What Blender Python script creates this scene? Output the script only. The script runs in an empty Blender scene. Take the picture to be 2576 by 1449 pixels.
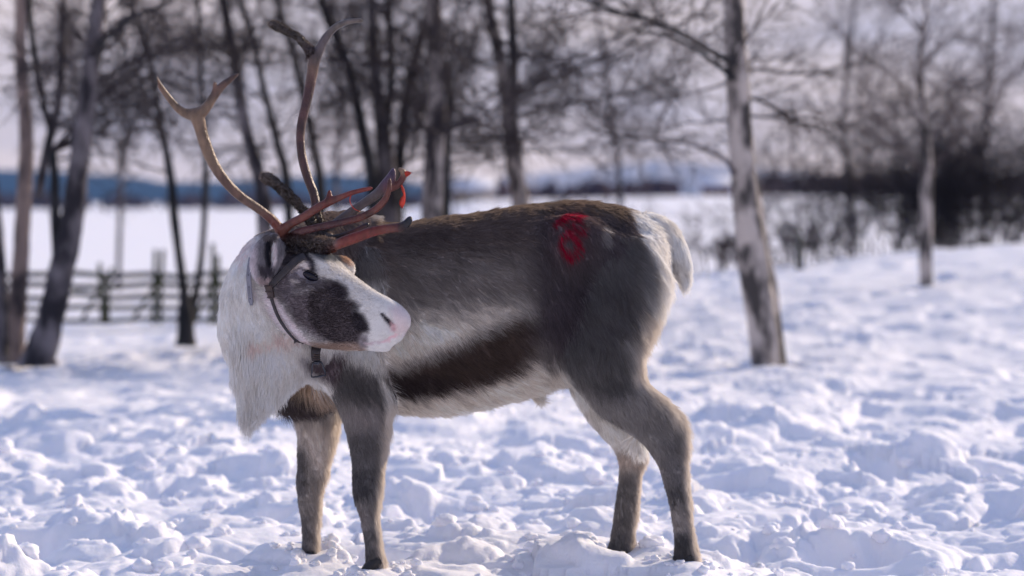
import bpy, math, random
import numpy as np
from mathutils import Vector, Matrix
from mathutils.bvhtree import BVHTree
random.seed(7)
rng = np.random.default_rng(11)
SC = bpy.context.scene
COL = SC.collection
R = math.radians

# ---------------------------------------------------------------- camera
CAMY, CAMZ, PITCH, FPX = -7.4, 1.1, math.atan(220 / 6082.0), 6082.0
cam_data = bpy.data.cameras.new("camera")
cam = bpy.data.objects.new("camera", cam_data)
COL.objects.link(cam)
cam.location = (0, CAMY, CAMZ)
cam.rotation_euler = (math.pi / 2 - PITCH, 0, 0)
cam_data.sensor_width = 36.0
cam_data.lens = 85.0
cam_data.clip_start = 0.1
cam_data.clip_end = 20000
cam_data.dof.use_dof = True
cam_data.dof.focus_distance = 6.98
cam_data.dof.aperture_fstop = 2.1
SC.camera = cam

# ---------------------------------------------------------------- sky and sun
SUN_EL, SUN_AZ = 24.0, 48.0          # degrees; azimuth clockwise (to the right) from the viewing direction
world = bpy.data.worlds.new("World")
SC.world = world
world.use_nodes = True
wt = world.node_tree
wt.nodes.clear()
def wn(t, **k):
    n = wt.nodes.new(t)
    for a, b in k.items(): setattr(n, a, b)
    return n
out = wn("ShaderNodeOutputWorld"); bg = wn("ShaderNodeBackground")
sky = wn("ShaderNodeTexSky", sky_type='NISHITA', sun_disc=False)
sky.sun_elevation = R(SUN_EL); sky.sun_rotation = R(SUN_AZ)
sky.air_density = 1.0; sky.dust_density = 1.5
tc = wn("ShaderNodeTexCoord")
mp = wn("ShaderNodeMapping"); mp.inputs['Scale'].default_value = (2.2, 2.2, 11)
nz = wn("ShaderNodeTexNoise"); nz.inputs['Scale'].default_value = 2.6; nz.inputs['Detail'].default_value = 5
rp = wn("ShaderNodeValToRGB")
rp.color_ramp.elements[0].position = 0.33; rp.color_ramp.elements[1].position = 0.68
rp.color_ramp.elements[0].color = (6.4, 5.5, 6.1, 1); rp.color_ramp.elements[1].color = (11.2, 8.9, 8.1, 1)
sep = wn("ShaderNodeSeparateXYZ")
hr = wn("ShaderNodeValToRGB")          # thinner cloud higher up: the blue shows through
hr.color_ramp.elements[0].position = 0.0; hr.color_ramp.elements[0].color = (0.93,) * 3 + (1,)
hr.color_ramp.elements[1].position = 0.75; hr.color_ramp.elements[1].color = (0.78,) * 3 + (1,)
mx = wn("ShaderNodeMix", data_type='RGBA')
L = wt.links.new
L(tc.outputs['Generated'], mp.inputs['Vector']); L(mp.outputs[0], nz.inputs['Vector'])
L(nz.outputs['Fac'], rp.inputs[0]); L(tc.outputs['Generated'], sep.inputs[0]); L(sep.outputs['Z'], hr.inputs[0])
hb = wn("ShaderNodeMapRange"); hb.interpolation_type = 'SMOOTHSTEP'; hb.inputs[1].default_value = 0.06; hb.inputs[2].default_value = 0.42
hm_ = wn("ShaderNodeMix", data_type='RGBA'); hm_.inputs['B'].default_value = (2.95, 3.65, 6.0, 1)    # thin blue haze cloud higher up
L(sep.outputs['Z'], hb.inputs[0]); L(hb.outputs[0], hm_.inputs['Factor']); L(rp.outputs[0], hm_.inputs['A'])
L(hr.outputs[0], mx.inputs['Factor']); L(sky.outputs[0], mx.inputs['A']); L(hm_.outputs['Result'], mx.inputs['B'])
L(mx.outputs['Result'], bg.inputs['Color']); bg.inputs['Strength'].default_value = 0.105
L(bg.outputs[0], out.inputs[0])
sl = bpy.data.lights.new("sun", 'SUN')
sl.energy = 4.6; sl.angle = R(0.6); sl.color = (1.0, 0.81, 0.62)
sun = bpy.data.objects.new("sun", sl); COL.objects.link(sun)
sdir = Vector((math.sin(R(SUN_AZ)) * math.cos(R(SUN_EL)), math.cos(R(SUN_AZ)) * math.cos(R(SUN_EL)), math.sin(R(SUN_EL))))
sun.rotation_euler = sdir.to_track_quat('Z', 'Y').to_euler()
sun.location = (5, 6, 6)
vs = SC.view_settings
vs.view_transform = 'Standard'; vs.look = 'None'; vs.exposure = 0.2; vs.gamma = 1.0; vs.use_curve_mapping = False
SC.render.engine = 'CYCLES'
SC.cycles.use_denoising = True
SC.cycles.max_bounces = 8; SC.cycles.diffuse_bounces = 6; SC.cycles.transmission_bounces = 6; SC.cycles.transparent_max_bounces = 8
SC.cycles.volume_bounces = 0

# ---------------------------------------------------------------- helpers
CT, ST = math.cos(PITCH), math.sin(PITCH)
def P(u, v, y=0.0):
    """world point on the vertical plane Y=y, seen at measured coordinates (u, v) of the reference (2576 x 1449)"""
    a = (np.asarray(u, float) - 1288) / FPX; b = (724.5 - np.asarray(v, float)) / FPX
    dy = CT + b * ST; t = (np.asarray(y, float) - CAMY) / dy
    return np.stack(np.broadcast_arrays(a * t, y, CAMZ + (b * CT - ST) * t), -1)
def ray(u, v):
    a = (u - 1288) / FPX; b = (724.5 - v) / FPX
    return Vector((a, CT + b * ST, b * CT - ST)).normalized()
def side_uv(p, y0):
    """side-on planar coordinates (X and Z only) in the same units"""
    dy = y0 - CAMY; x = p[:, 0]; z = p[:, 2] - CAMZ
    f = dy * CT - z * ST
    return 1288 + FPX * x / f, 724.5 - FPX * (dy * ST + z * CT) / f
def srgb(c):
    c = np.asarray(c, float) / 255.0
    return np.where(c <= 0.04045, c / 12.92, ((c + 0.055) / 1.055) ** 2.4)

def hash2(ix, iy, s):
    h = (ix.astype(np.int64) * 374761393 + iy.astype(np.int64) * 668265263 + s * 974634777) & 0xffffffff
    h = ((h ^ (h >> 13)) * 1274126177) & 0xffffffff
    h = ((h ^ (h >> 16)) * 2246822519) & 0xffffffff
    return ((h ^ (h >> 15)) & 0xffffff) / float(0xffffff)
def noise2(x, y, s=0):
    ix = np.floor(x); iy = np.floor(y); fx = x - ix; fy = y - iy
    ux = fx * fx * fx * (fx * (fx * 6 - 15) + 10); uy = fy * fy * fy * (fy * (fy * 6 - 15) + 10)
    def g(ax, ay):
        a = hash2(ix + ax, iy + ay, s) * 6.2831853
        return np.cos(a) * (fx - ax) + np.sin(a) * (fy - ay)
    return ((g(0, 0) * (1 - ux) + g(1, 0) * ux) * (1 - uy) + (g(0, 1) * (1 - ux) + g(1, 1) * ux) * uy) * 1.5
def worley(x, y, s=0, jit=0.9):
    """F1 distance and a random value of the nearest cell"""
    ix = np.floor(x); iy = np.floor(y)
    best = np.full(x.shape, 9.0); rv = np.zeros(x.shape)
    for a in (-1, 0, 1):
        for b in (-1, 0, 1):
            cx = ix + a; cy = iy + b
            px = cx + 0.5 + (hash2(cx, cy, s) - 0.5) * jit; py = cy + 0.5 + (hash2(cx, cy, s + 1) - 0.5) * jit
            d = np.hypot(px - x, py - y); m = d < best
            best = np.where(m, d, best); rv = np.where(m, hash2(cx, cy, s + 2), rv)
    return best, rv
def noise3(p, f, s=0):
    x, y, z = p[:, 0] * f, p[:, 1] * f, p[:, 2] * f
    return (noise2(x + 0.37 * z, y + 0.71 * z, s) + noise2(y + 0.31 * x + 17.3, z - 0.29 * y, s + 5) + noise2(z + 5.1, x + 3.7, s + 9)) * 0.6
def sstep(a, b, x):
    t = np.clip((x - a) / (b - a), 0, 1); return t * t * (3 - 2 * t)

def mesh_obj(name, verts, faces, mat=None, parent=None, smooth=True, colors=None):
    """faces: (n,4) or (n,3) int array, or a list of those"""
    verts = np.asarray(verts, np.float32)
    fl = faces if isinstance(faces, list) else [faces]
    fl = [np.asarray(f, np.int32) for f in fl if len(f)]
    me = bpy.data.meshes.new(name)
    me.vertices.add(len(verts)); me.vertices.foreach_set('co', verts.ravel())
    loops = np.concatenate([f.ravel() for f in fl])
    tot = np.concatenate([np.full(len(f), f.shape[1], np.int32) for f in fl])
    st = np.concatenate([[0], np.cumsum(tot)[:-1]]).astype(np.int32)
    me.loops.add(len(loops)); me.loops.foreach_set('vertex_index', loops)
    me.polygons.add(len(tot)); me.polygons.foreach_set('loop_start', st); me.polygons.foreach_set('loop_total', tot)
    me.update(calc_edges=True); me.validate()
    if smooth: me.polygons.foreach_set('use_smooth', np.ones(len(me.polygons), bool))
    if colors is not None:
        at = me.color_attributes.new('coat', 'FLOAT_COLOR', 'POINT')
        c = np.ones((len(verts), 4), np.float32); c[:, :3] = colors
        at.data.foreach_set('color', c.ravel())
    if mat: me.materials.append(mat)
    o = bpy.data.objects.new(name, me); COL.objects.link(o)
    if parent: o.parent = parent
    return o
def empty(name, loc=(0, 0, 0)):
    o = bpy.data.objects.new(name, None); COL.objects.link(o); o.location = loc; o.empty_display_size = 0.1
    return o
def tag(o, label=None, cat=None, group=None, kind=None):
    if label: o['label'] = label
    if cat: o['category'] = cat
    if group: o['group'] = group
    if kind: o['kind'] = kind
    return o
def keep(o, parent):
    """parent without moving"""
    o.parent = parent; o.matrix_parent_inverse = Matrix.Translation(parent.location).inverted()
    return o

def tubes(Pn, Rn, ns):
    """Pn (N,K,3) polylines, Rn (N,K) radii -> verts, quads"""
    N, K, _ = Pn.shape
    T = np.gradient(Pn, axis=1); T /= np.linalg.norm(T, axis=2, keepdims=True) + 1e-9
    ref = np.where(np.abs(T[:, :1, 2:3]) < 0.8, np.array([[[0, 0, 1.0]]]), np.array([[[1.0, 0, 0]]]))
    ref = np.broadcast_to(ref, T.shape)
    A = np.cross(T, ref); A /= np.linalg.norm(A, axis=2, keepdims=True) + 1e-9
    B = np.cross(T, A)
    th = np.arange(ns) * 2 * np.pi / ns
    V = Pn[:, :, None, :] + Rn[:, :, None, None] * (np.cos(th)[None, None, :, None] * A[:, :, None, :] + np.sin(th)[None, None, :, None] * B[:, :, None, :])
    V = V.reshape(-1, 3)
    n, k, s = np.meshgrid(np.arange(N), np.arange(K - 1), np.arange(ns), indexing='ij')
    b = n * K * ns + k * ns; s2 = (s + 1) % ns
    F = np.stack([b + s, b + s2, b + ns + s2, b + ns + s], -1).reshape(-1, 4)
    return V, F
def catmull(pts, n):
    pts = np.asarray(pts, float); m = len(pts)
    if m == 2: return pts[0] + (pts[1] - pts[0]) * np.linspace(0, 1, n)[:, None]
    e = np.vstack([2 * pts[0] - pts[1], pts, 2 * pts[-1] - pts[-2]])
    t = np.linspace(0, m - 1 - 1e-9, n); i = t.astype(int); f = (t - i)[:, None]
    a, b, c, d = e[i], e[i + 1], e[i + 2], e[i + 3]
    return 0.5 * ((2 * b) + (c - a) * f + (2 * a - 5 * b + 4 * c - d) * f ** 2 + (3 * b - a - 3 * c + d) * f ** 3)

# ---------------------------------------------------------------- materials
def new_mat(name):
    m = bpy.data.materials.new(name); m.use_nodes = True
    nt = m.node_tree; nt.nodes.clear()
    o = nt.nodes.new("ShaderNodeOutputMaterial")
    return m, nt, o
def principled(name, color, rough=0.7, spec=0.3, noise=None, bump=None, metal=0.0):
    """noise = (scale, colour2, lo, hi[, stretch]); bump = (scale, strength, distance)"""
    m, nt, o = new_mat(name)
    b = nt.nodes.new("ShaderNodeBsdfPrincipled"); nt.links.new(b.outputs[0], o.inputs[0])
    b.inputs['Base Color'].default_value = (*color, 1); b.inputs['Roughness'].default_value = rough
    b.inputs['Specular IOR Level'].default_value = spec; b.inputs['Metallic'].default_value = metal
    t = nt.nodes.new("ShaderNodeTexCoord")
    if noise:
        mpn = nt.nodes.new("ShaderNodeMapping"); mpn.inputs['Scale'].default_value = noise[4] if len(noise) > 4 else (1, 1, 1)
        n = nt.nodes.new("ShaderNodeTexNoise"); n.inputs['Scale'].default_value = noise[0]; n.inputs['Detail'].default_value = 6
        r = nt.nodes.new("ShaderNodeValToRGB")
        r.color_ramp.elements[0].position = noise[2]; r.color_ramp.elements[1].position = noise[3]
        r.color_ramp.elements[0].color = (*color, 1); r.color_ramp.elements[1].color = (*noise[1], 1)
        nt.links.new(t.outputs['Object'], mpn.inputs[0]); nt.links.new(mpn.outputs[0], n.inputs['Vector'])
        nt.links.new(n.outputs['Fac'], r.inputs[0]); nt.links.new(r.outputs[0], b.inputs['Base Color'])
    if bump:
        n2 = nt.nodes.new("ShaderNodeTexNoise"); n2.inputs['Scale'].default_value = bump[0]; n2.inputs['Detail'].default_value = 8
        bp = nt.nodes.new("ShaderNodeBump"); bp.inputs['Strength'].default_value = bump[1]; bp.inputs['Distance'].default_value = bump[2]
        nt.links.new(t.outputs['Object'], n2.inputs['Vector']); nt.links.new(n2.outputs['Fac'], bp.inputs['Height'])
        nt.links.new(bp.outputs[0], b.inputs['Normal'])
    return m
def coat_mat(name, transl=0.0, rough=0.8, spec=0.15):
    m, nt, o = new_mat(name)
    a = nt.nodes.new("ShaderNodeAttribute"); a.attribute_name = 'coat'
    if transl:
        d = nt.nodes.new("ShaderNodeBsdfDiffuse"); tr = nt.nodes.new("ShaderNodeBsdfTranslucent"); mxs = nt.nodes.new("ShaderNodeMixShader")
        mxs.inputs[0].default_value = transl
        nt.links.new(a.outputs['Color'], d.inputs['Color']); nt.links.new(a.outputs['Color'], tr.inputs['Color'])
        nt.links.new(d.outputs[0], mxs.inputs[1]); nt.links.new(tr.outputs[0], mxs.inputs[2]); nt.links.new(mxs.outputs[0], o.inputs[0])
    else:
        b = nt.nodes.new("ShaderNodeBsdfPrincipled"); b.inputs['Roughness'].default_value = rough; b.inputs['Specular IOR Level'].default_value = spec
        nt.links.new(a.outputs['Color'], b.inputs['Base Color']); nt.links.new(b.outputs[0], o.inputs[0])
        n2 = nt.nodes.new("ShaderNodeTexNoise"); n2.inputs['Scale'].default_value = 140; n2.inputs['Detail'].default_value = 4
        bp = nt.nodes.new("ShaderNodeBump"); bp.inputs['Strength'].default_value = 0.3; bp.inputs['Distance'].default_value = 0.002
        nt.links.new(n2.outputs['Fac'], bp.inputs['Height']); nt.links.new(bp.outputs[0], b.inputs['Normal'])
    return m

def snow_material():
    m, nt, o = new_mat("snow")
    b = nt.nodes.new("ShaderNodeBsdfPrincipled"); nt.links.new(b.outputs[0], o.inputs[0])
    b.inputs['Base Color'].default_value = (0.86, 0.87, 0.93, 1); b.inputs['Roughness'].default_value = 0.75
    b.inputs['Specular IOR Level'].default_value = 0.25
    b.inputs['Subsurface Weight'].default_value = 0.35; b.inputs['Subsurface Radius'].default_value = (0.012, 0.014, 0.02)
    b.inputs['Subsurface Scale'].default_value = 1.0
    t = nt.nodes.new("ShaderNodeTexCoord")
    n2 = nt.nodes.new("ShaderNodeTexNoise"); n2.inputs['Scale'].default_value = 55; n2.inputs['Detail'].default_value = 9; n2.inputs['Roughness'].default_value = 0.62
    bp = nt.nodes.new("ShaderNodeBump"); bp.inputs['Strength'].default_value = 0.40; bp.inputs['Distance'].default_value = 0.010
    nt.links.new(t.outputs['Object'], n2.inputs['Vector']); nt.links.new(n2.outputs['Fac'], bp.inputs['Height']); nt.links.new(bp.outputs[0], b.inputs['Normal'])
    return m
M_SNOW = snow_material()
# ---------------------------------------------------------------- terrain
CX = np.array([-12, -5, -3, 0, 1.8, 2.5, 5.1, 9, 14]); CZ = np.array([-0.35, -0.24, -0.16, 0.08, 0.31, 0.37, 0.65, 0.9, 1.0])
def ground_big(x, y):
    d = y - CAMY
    crest = np.interp(x, CX, CZ)
    ramp = sstep(10.5, 24, d) * (1 - sstep(25, 36, d))
    z = crest * ramp
    z += -0.25 * sstep(25, 36, d)
    ux = x / np.maximum(d, 1)                       # bearing
    rise = sstep(-0.05, -0.01, ux)
    z += sstep(36, 200, d) * (1.45 * rise + 0.30 * sstep(0.0, 0.09, ux))
    z += -0.95 * sstep(60, 640, d) * (1 - rise)
    z += 0.03 * noise2(x * 0.6, y * 0.6, 31) * (1 - sstep(20, 60, d)) * sstep(8.5, 11, d)
    return z
FEET = [(-0.415, -0.12), (-0.61, 0.10), (0.53, -0.14), (0.33, 0.13)]
def snow_detail(x0, y0):
    d = y0 - CAMY; x = x0 * 0.80; y = y0 * 0.80
    wx = x + 0.075 * noise2(x * 3.1, y * 3.1, 1) + 0.030 * noise2(x * 9, y * 9, 2) + 0.007 * noise2(x * 27, y * 27, 12)
    wy = y + 0.075 * noise2(x * 3.1, y * 3.1, 3) + 0.030 * noise2(x * 9, y * 9, 4) + 0.007 * noise2(x * 27, y * 27, 14)
    h = 0.07 * noise2(wx * 1.5, wy * 1.5, 5) + 0.045 * noise2(wx * 3.4, wy * 3.4, 6)
    def dome(sc, rad, amp, s, dens, pw=0.5):
        f, r = worley(wx / sc, wy / sc, s)
        rr = rad * (0.5 + 0.5 * ((r * 7.13) % 1))
        return np.where(r < dens, np.clip(1 - (f / rr) ** 2, 0, 1) ** pw * amp * (0.3 + 0.7 * ((r * 3.7) % 1)), 0)
    h += dome(0.52, 0.60, 0.075, 11, 0.7, .6)
    h += dome(0.27, 0.56, 0.062, 21, 0.6)
    patch = sstep(-0.35, 0.15, noise2(x * 1.9, y * 1.9, 71))          # crumbly only in patches, smooth trampled faces elsewhere
    h += dome(0.13, 0.52, 0.036, 31, 0.45) * (0.4 + 0.6 * patch)
    h += dome(0.07, 0.50, 0.018, 41, 0.45) * (0.25 + 0.75 * patch)
    h += dome(0.035, 0.50, 0.007, 51, 0.5) * patch
    f, r = worley(wx / 0.42, wy / 0.42, 61)          # hoof holes
    h -= np.where(r < 0.6, 0.12 * (1 - sstep(0.12, 0.33, f)), 0)
    h += 0.010 * np.abs(noise2(wx * 14, wy * 14, 7)) + 0.003 * noise2(wx * 40, wy * 40, 8) * patch
    h -= 0.055
    amp = 1 - 0.5 * sstep(9.5, 15, d) - 0.2 * sstep(16, 24, d)
    h = h * amp
    for (fx, fy), fz in zip(FEET, (0.004, -0.006, 0.018, -0.026)):
        sy = np.where(y0 < fy, 0.15, 0.06)
        w = np.exp(-(x0 - fx) ** 2 / (2 * 0.065 ** 2) - (y0 - fy) ** 2 / (2 * sy ** 2))
        h = h * (1 - w) + w * (fz + 0.3 * h)
    return h
def ground_z(x, y):
    x = np.atleast_1d(np.asarray(x, float)); y = np.atleast_1d(np.asarray(y, float))
    return ground_big(x, y) + snow_detail(x, y)

def axis_lines(lo, hi, step, grow, cap, far_lo, far_hi):
    core = np.arange(lo, hi + 1e-6, step)
    def out(start, end):
        a = []; s = step; p = abs(start); e = abs(end)
        while p < e:
            s = min(s * grow, max(cap, p * 0.06)) ; p += s; a.append(p)
        return np.array(a)
    r = core[-1] + (out(0, far_hi - core[-1])); l = core[0] - out(0, core[0] - far_lo)
    return np.concatenate([l[::-1], core, r])
xs = axis_lines(-1.75, 1.75, 0.0085, 1.012, 0.035, -5200, 5200)
ys = axis_lines(-1.3, 1.6, 0.011, 1.008, 0.04, -500, 4500)
gx, gy = np.meshgrid(xs, ys, indexing='ij')
gz = ground_big(gx, gy) + np.where((np.abs(gx) < 14) & (gy < 32) & (gy > -4), 0, 0)
m = (np.abs(gx) < 16) & (gy < 40) & (gy > -5)
gz[m] += snow_detail(gx[m], gy[m])
nx, ny = len(xs), len(ys)
ii, jj = np.meshgrid(np.arange(nx - 1), np.arange(ny - 1), indexing='ij')
b = ii * ny + jj
ground = mesh_obj("snow_ground", np.stack([gx, gy, gz], -1).reshape(-1, 3), np.stack([b, b + ny, b + ny + 1, b + 1], -1).reshape(-1, 4), M_SNOW)
tag(ground, kind='structure', label='trampled bluish snow covering the whole ground')
print("ground verts", nx * ny)

# loose snow clods lying on the trampled snow (nobody could count them)
def ico(sub):
    import bmesh
    bm = bmesh.new(); bmesh.ops.create_icosphere(bm, subdivisions=sub, radius=1)
    v = np.array([w.co[:] for w in bm.verts]); f = np.array([[w.index for w in q.verts] for q in bm.faces]); bm.free()
    return v, f
iv, if_ = ico(3)
NV = []; NF = []; base = 0
for k in range(720):
    y = -1.2 + 4.6 * rng.random() ** 1.4; x = (rng.random() * 2 - 1) * 0.27 * (y - CAMY); r = 0.008 + 0.034 * rng.random() ** 2.2
    if k >= 620:                                     # broken crust kicked up round the hooves
        a_, c_ = FEET[k % 4]; t_ = rng.random() * 6.28; q_ = 0.055 + 0.075 * rng.random(); x = a_ + 1.1 * q_ * math.cos(t_); y = c_ + q_ * math.sin(t_); r = 0.006 + 0.015 * rng.random() ** 1.5
    elif any(abs(x - a) < 0.09 and -0.14 < y - c < 0.1 for a, c in FEET): continue
    q = iv + 0
    n1 = noise3(q + k * 3.1, 1.1, 3)[:, None]; n2 = noise3(q + k * 1.7, 2.6, 8)[:, None]; n3 = noise3(q + k, 6.0, 9)[:, None]
    q = iv * (1 + 0.38 * n1 + 0.20 * n2 + 0.06 * n3) * np.array([1.0, 1.0, 0.6 + 0.3 * rng.random()]) * r
    a = rng.random() * 6.28; c_, s_ = math.cos(a), math.sin(a)
    q = np.stack([q[:, 0] * c_ - q[:, 1] * s_, q[:, 0] * s_ + q[:, 1] * c_, q[:, 2]], -1)
    q = q + np.array([x, y, ground_z(x, y)[0] + r * 0.18]); NV.append(q); NF.append(if_ + base); base += len(q)
cl = mesh_obj("snow_clods", np.concatenate(NV), np.concatenate(NF), M_SNOW)
tag(cl, kind='stuff', label='loose crumbly clods of snow thrown up by hooves')

# ---------------------------------------------------------------- far land
def hill(name, d, prof, depth, mat, label):
    u = np.array([p[0] for p in prof], float); v = np.array([p[1] for p in prof], float)
    uu = np.linspace(u[0], u[-1], 420); vv = np.interp(uu, u, v)
    X = (uu - 1288) / FPX * d; H = CAMZ + (504.5 - vv) / FPX * d
    H = H + noise2(uu * 0.03, uu * 0, 4) * 0.0009 * d
    t = np.linspace(-1, 1, 25); V = []
    for k in t:
        s = (1 - k * k) ** 0.8 if abs(k) < 1 else 0
        V.append(np.stack([X * (1 + 0.02 * k), np.full_like(X, d + CAMY + k * depth), -6 + (H + 6) * s + noise2(X * 0.004, np.full_like(X, k * 3), 9) * 4 * (s < 0.95) * (s > 0.02)], -1))
    V = np.concatenate(V); n = len(uu)
    a, c = np.meshgrid(np.arange(24), np.arange(n - 1), indexing='ij'); b = a * n + c
    o = mesh_obj(name, V, np.stack([b, b + 1, b + n + 1, b + n], -1).reshape(-1, 4), mat)
    return tag(o, kind='structure', label=label)
M_FOREST = principled("forest_slope", (0.006, 0.026, 0.065), 0.95, 0.05, noise=(0.02, (0.010, 0.042, 0.09), 0.4, 0.7))  # blue base colour carries part of the distance haze on the hills
M_FELL = principled("snowy_fell", (0.60, 0.56, 0.58), 0.9, 0.1, noise=(0.01, (0.36, 0.33, 0.36), 0.45, 0.75))
hill("hills", 3200, [(-4200, 470), (-3000, 430), (-2000, 445), (-900, 400), (-300, 415), (0, 430), (150, 432), (300, 443), (420, 460), (560, 458), (700, 452), (850, 440), (960, 446), (1060, 462), (1180, 480), (1300, 497), (1400, 503)], 600, M_FOREST, 'dark blue forested hills beyond the frozen field')
hill("hills", 4250, [(900, 500), (1150, 462), (1300, 440), (1500, 420), (1650, 404), (1800, 412), (2000, 430), (2300, 455), (2700, 470), (3300, 462), (4300, 450), (5400, 478)], 300, M_FELL, 'pale snow covered fell beyond the birches')

def clump_line(name, d0, d1, u0, u1, n, h0, h1, mat, label, ground=None):
    """a far mass of bare trees: many ragged upright crowns, none of them countable"""
    Vs = []; Fs = []; bs = 0
    v0, f0 = ico(2)
    for k in range(n):
        d = d0 + (d1 - d0) * rng.random(); u = u0 + (u1 - u0) * rng.random()
        x = (u - 1288) / FPX * d; y = d + CAMY; z = float(ground_big(np.array([x]), np.array([y]))[0])
        h = h0 + (h1 - h0) * rng.random() ** 1.5; w = h * (0.28 + 0.2 * rng.random())
        q = v0 * (1 + 0.5 * noise3(v0 + k, 1.9, 5)[:, None])
        q = q * np.array([w, w, h * 0.5]) + np.array([x, y, z + h * 0.42]); Vs.append(q); Fs.append(f0 + bs); bs += len(q)
    o = mesh_obj(name, np.concatenate(Vs), np.concatenate(Fs), mat)
    return tag(o, kind='stuff', label=label)
M_FARWOOD = principled("far_wood", (0.045, 0.040, 0.062), 0.95, 0.05, noise=(0.4, (0.09, 0.062, 0.07), 0.35, 0.7))
M_THICKET = principled("thicket", (0.085, 0.066, 0.075), 0.95, 0.05, noise=(0.8, (0.17, 0.125, 0.125), 0.35, 0.7))
clump_line("treeline", 640, 760, -2600, 1150, 900, 2.0, 5.2, M_FARWOOD, 'dark wood along the far shore of the snow field')
clump_line("distant_shrubbery", 205, 250, 1240, 1700, 70, 0.6, 1.9, M_FARWOOD, 'low bare scrub behind the reindeer back')
clump_line("distant_thicket", 205, 235, 1880, 3500, 300, 0.9, 2.5, M_THICKET, 'dark bare thicket across the field behind the right birches')
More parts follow.
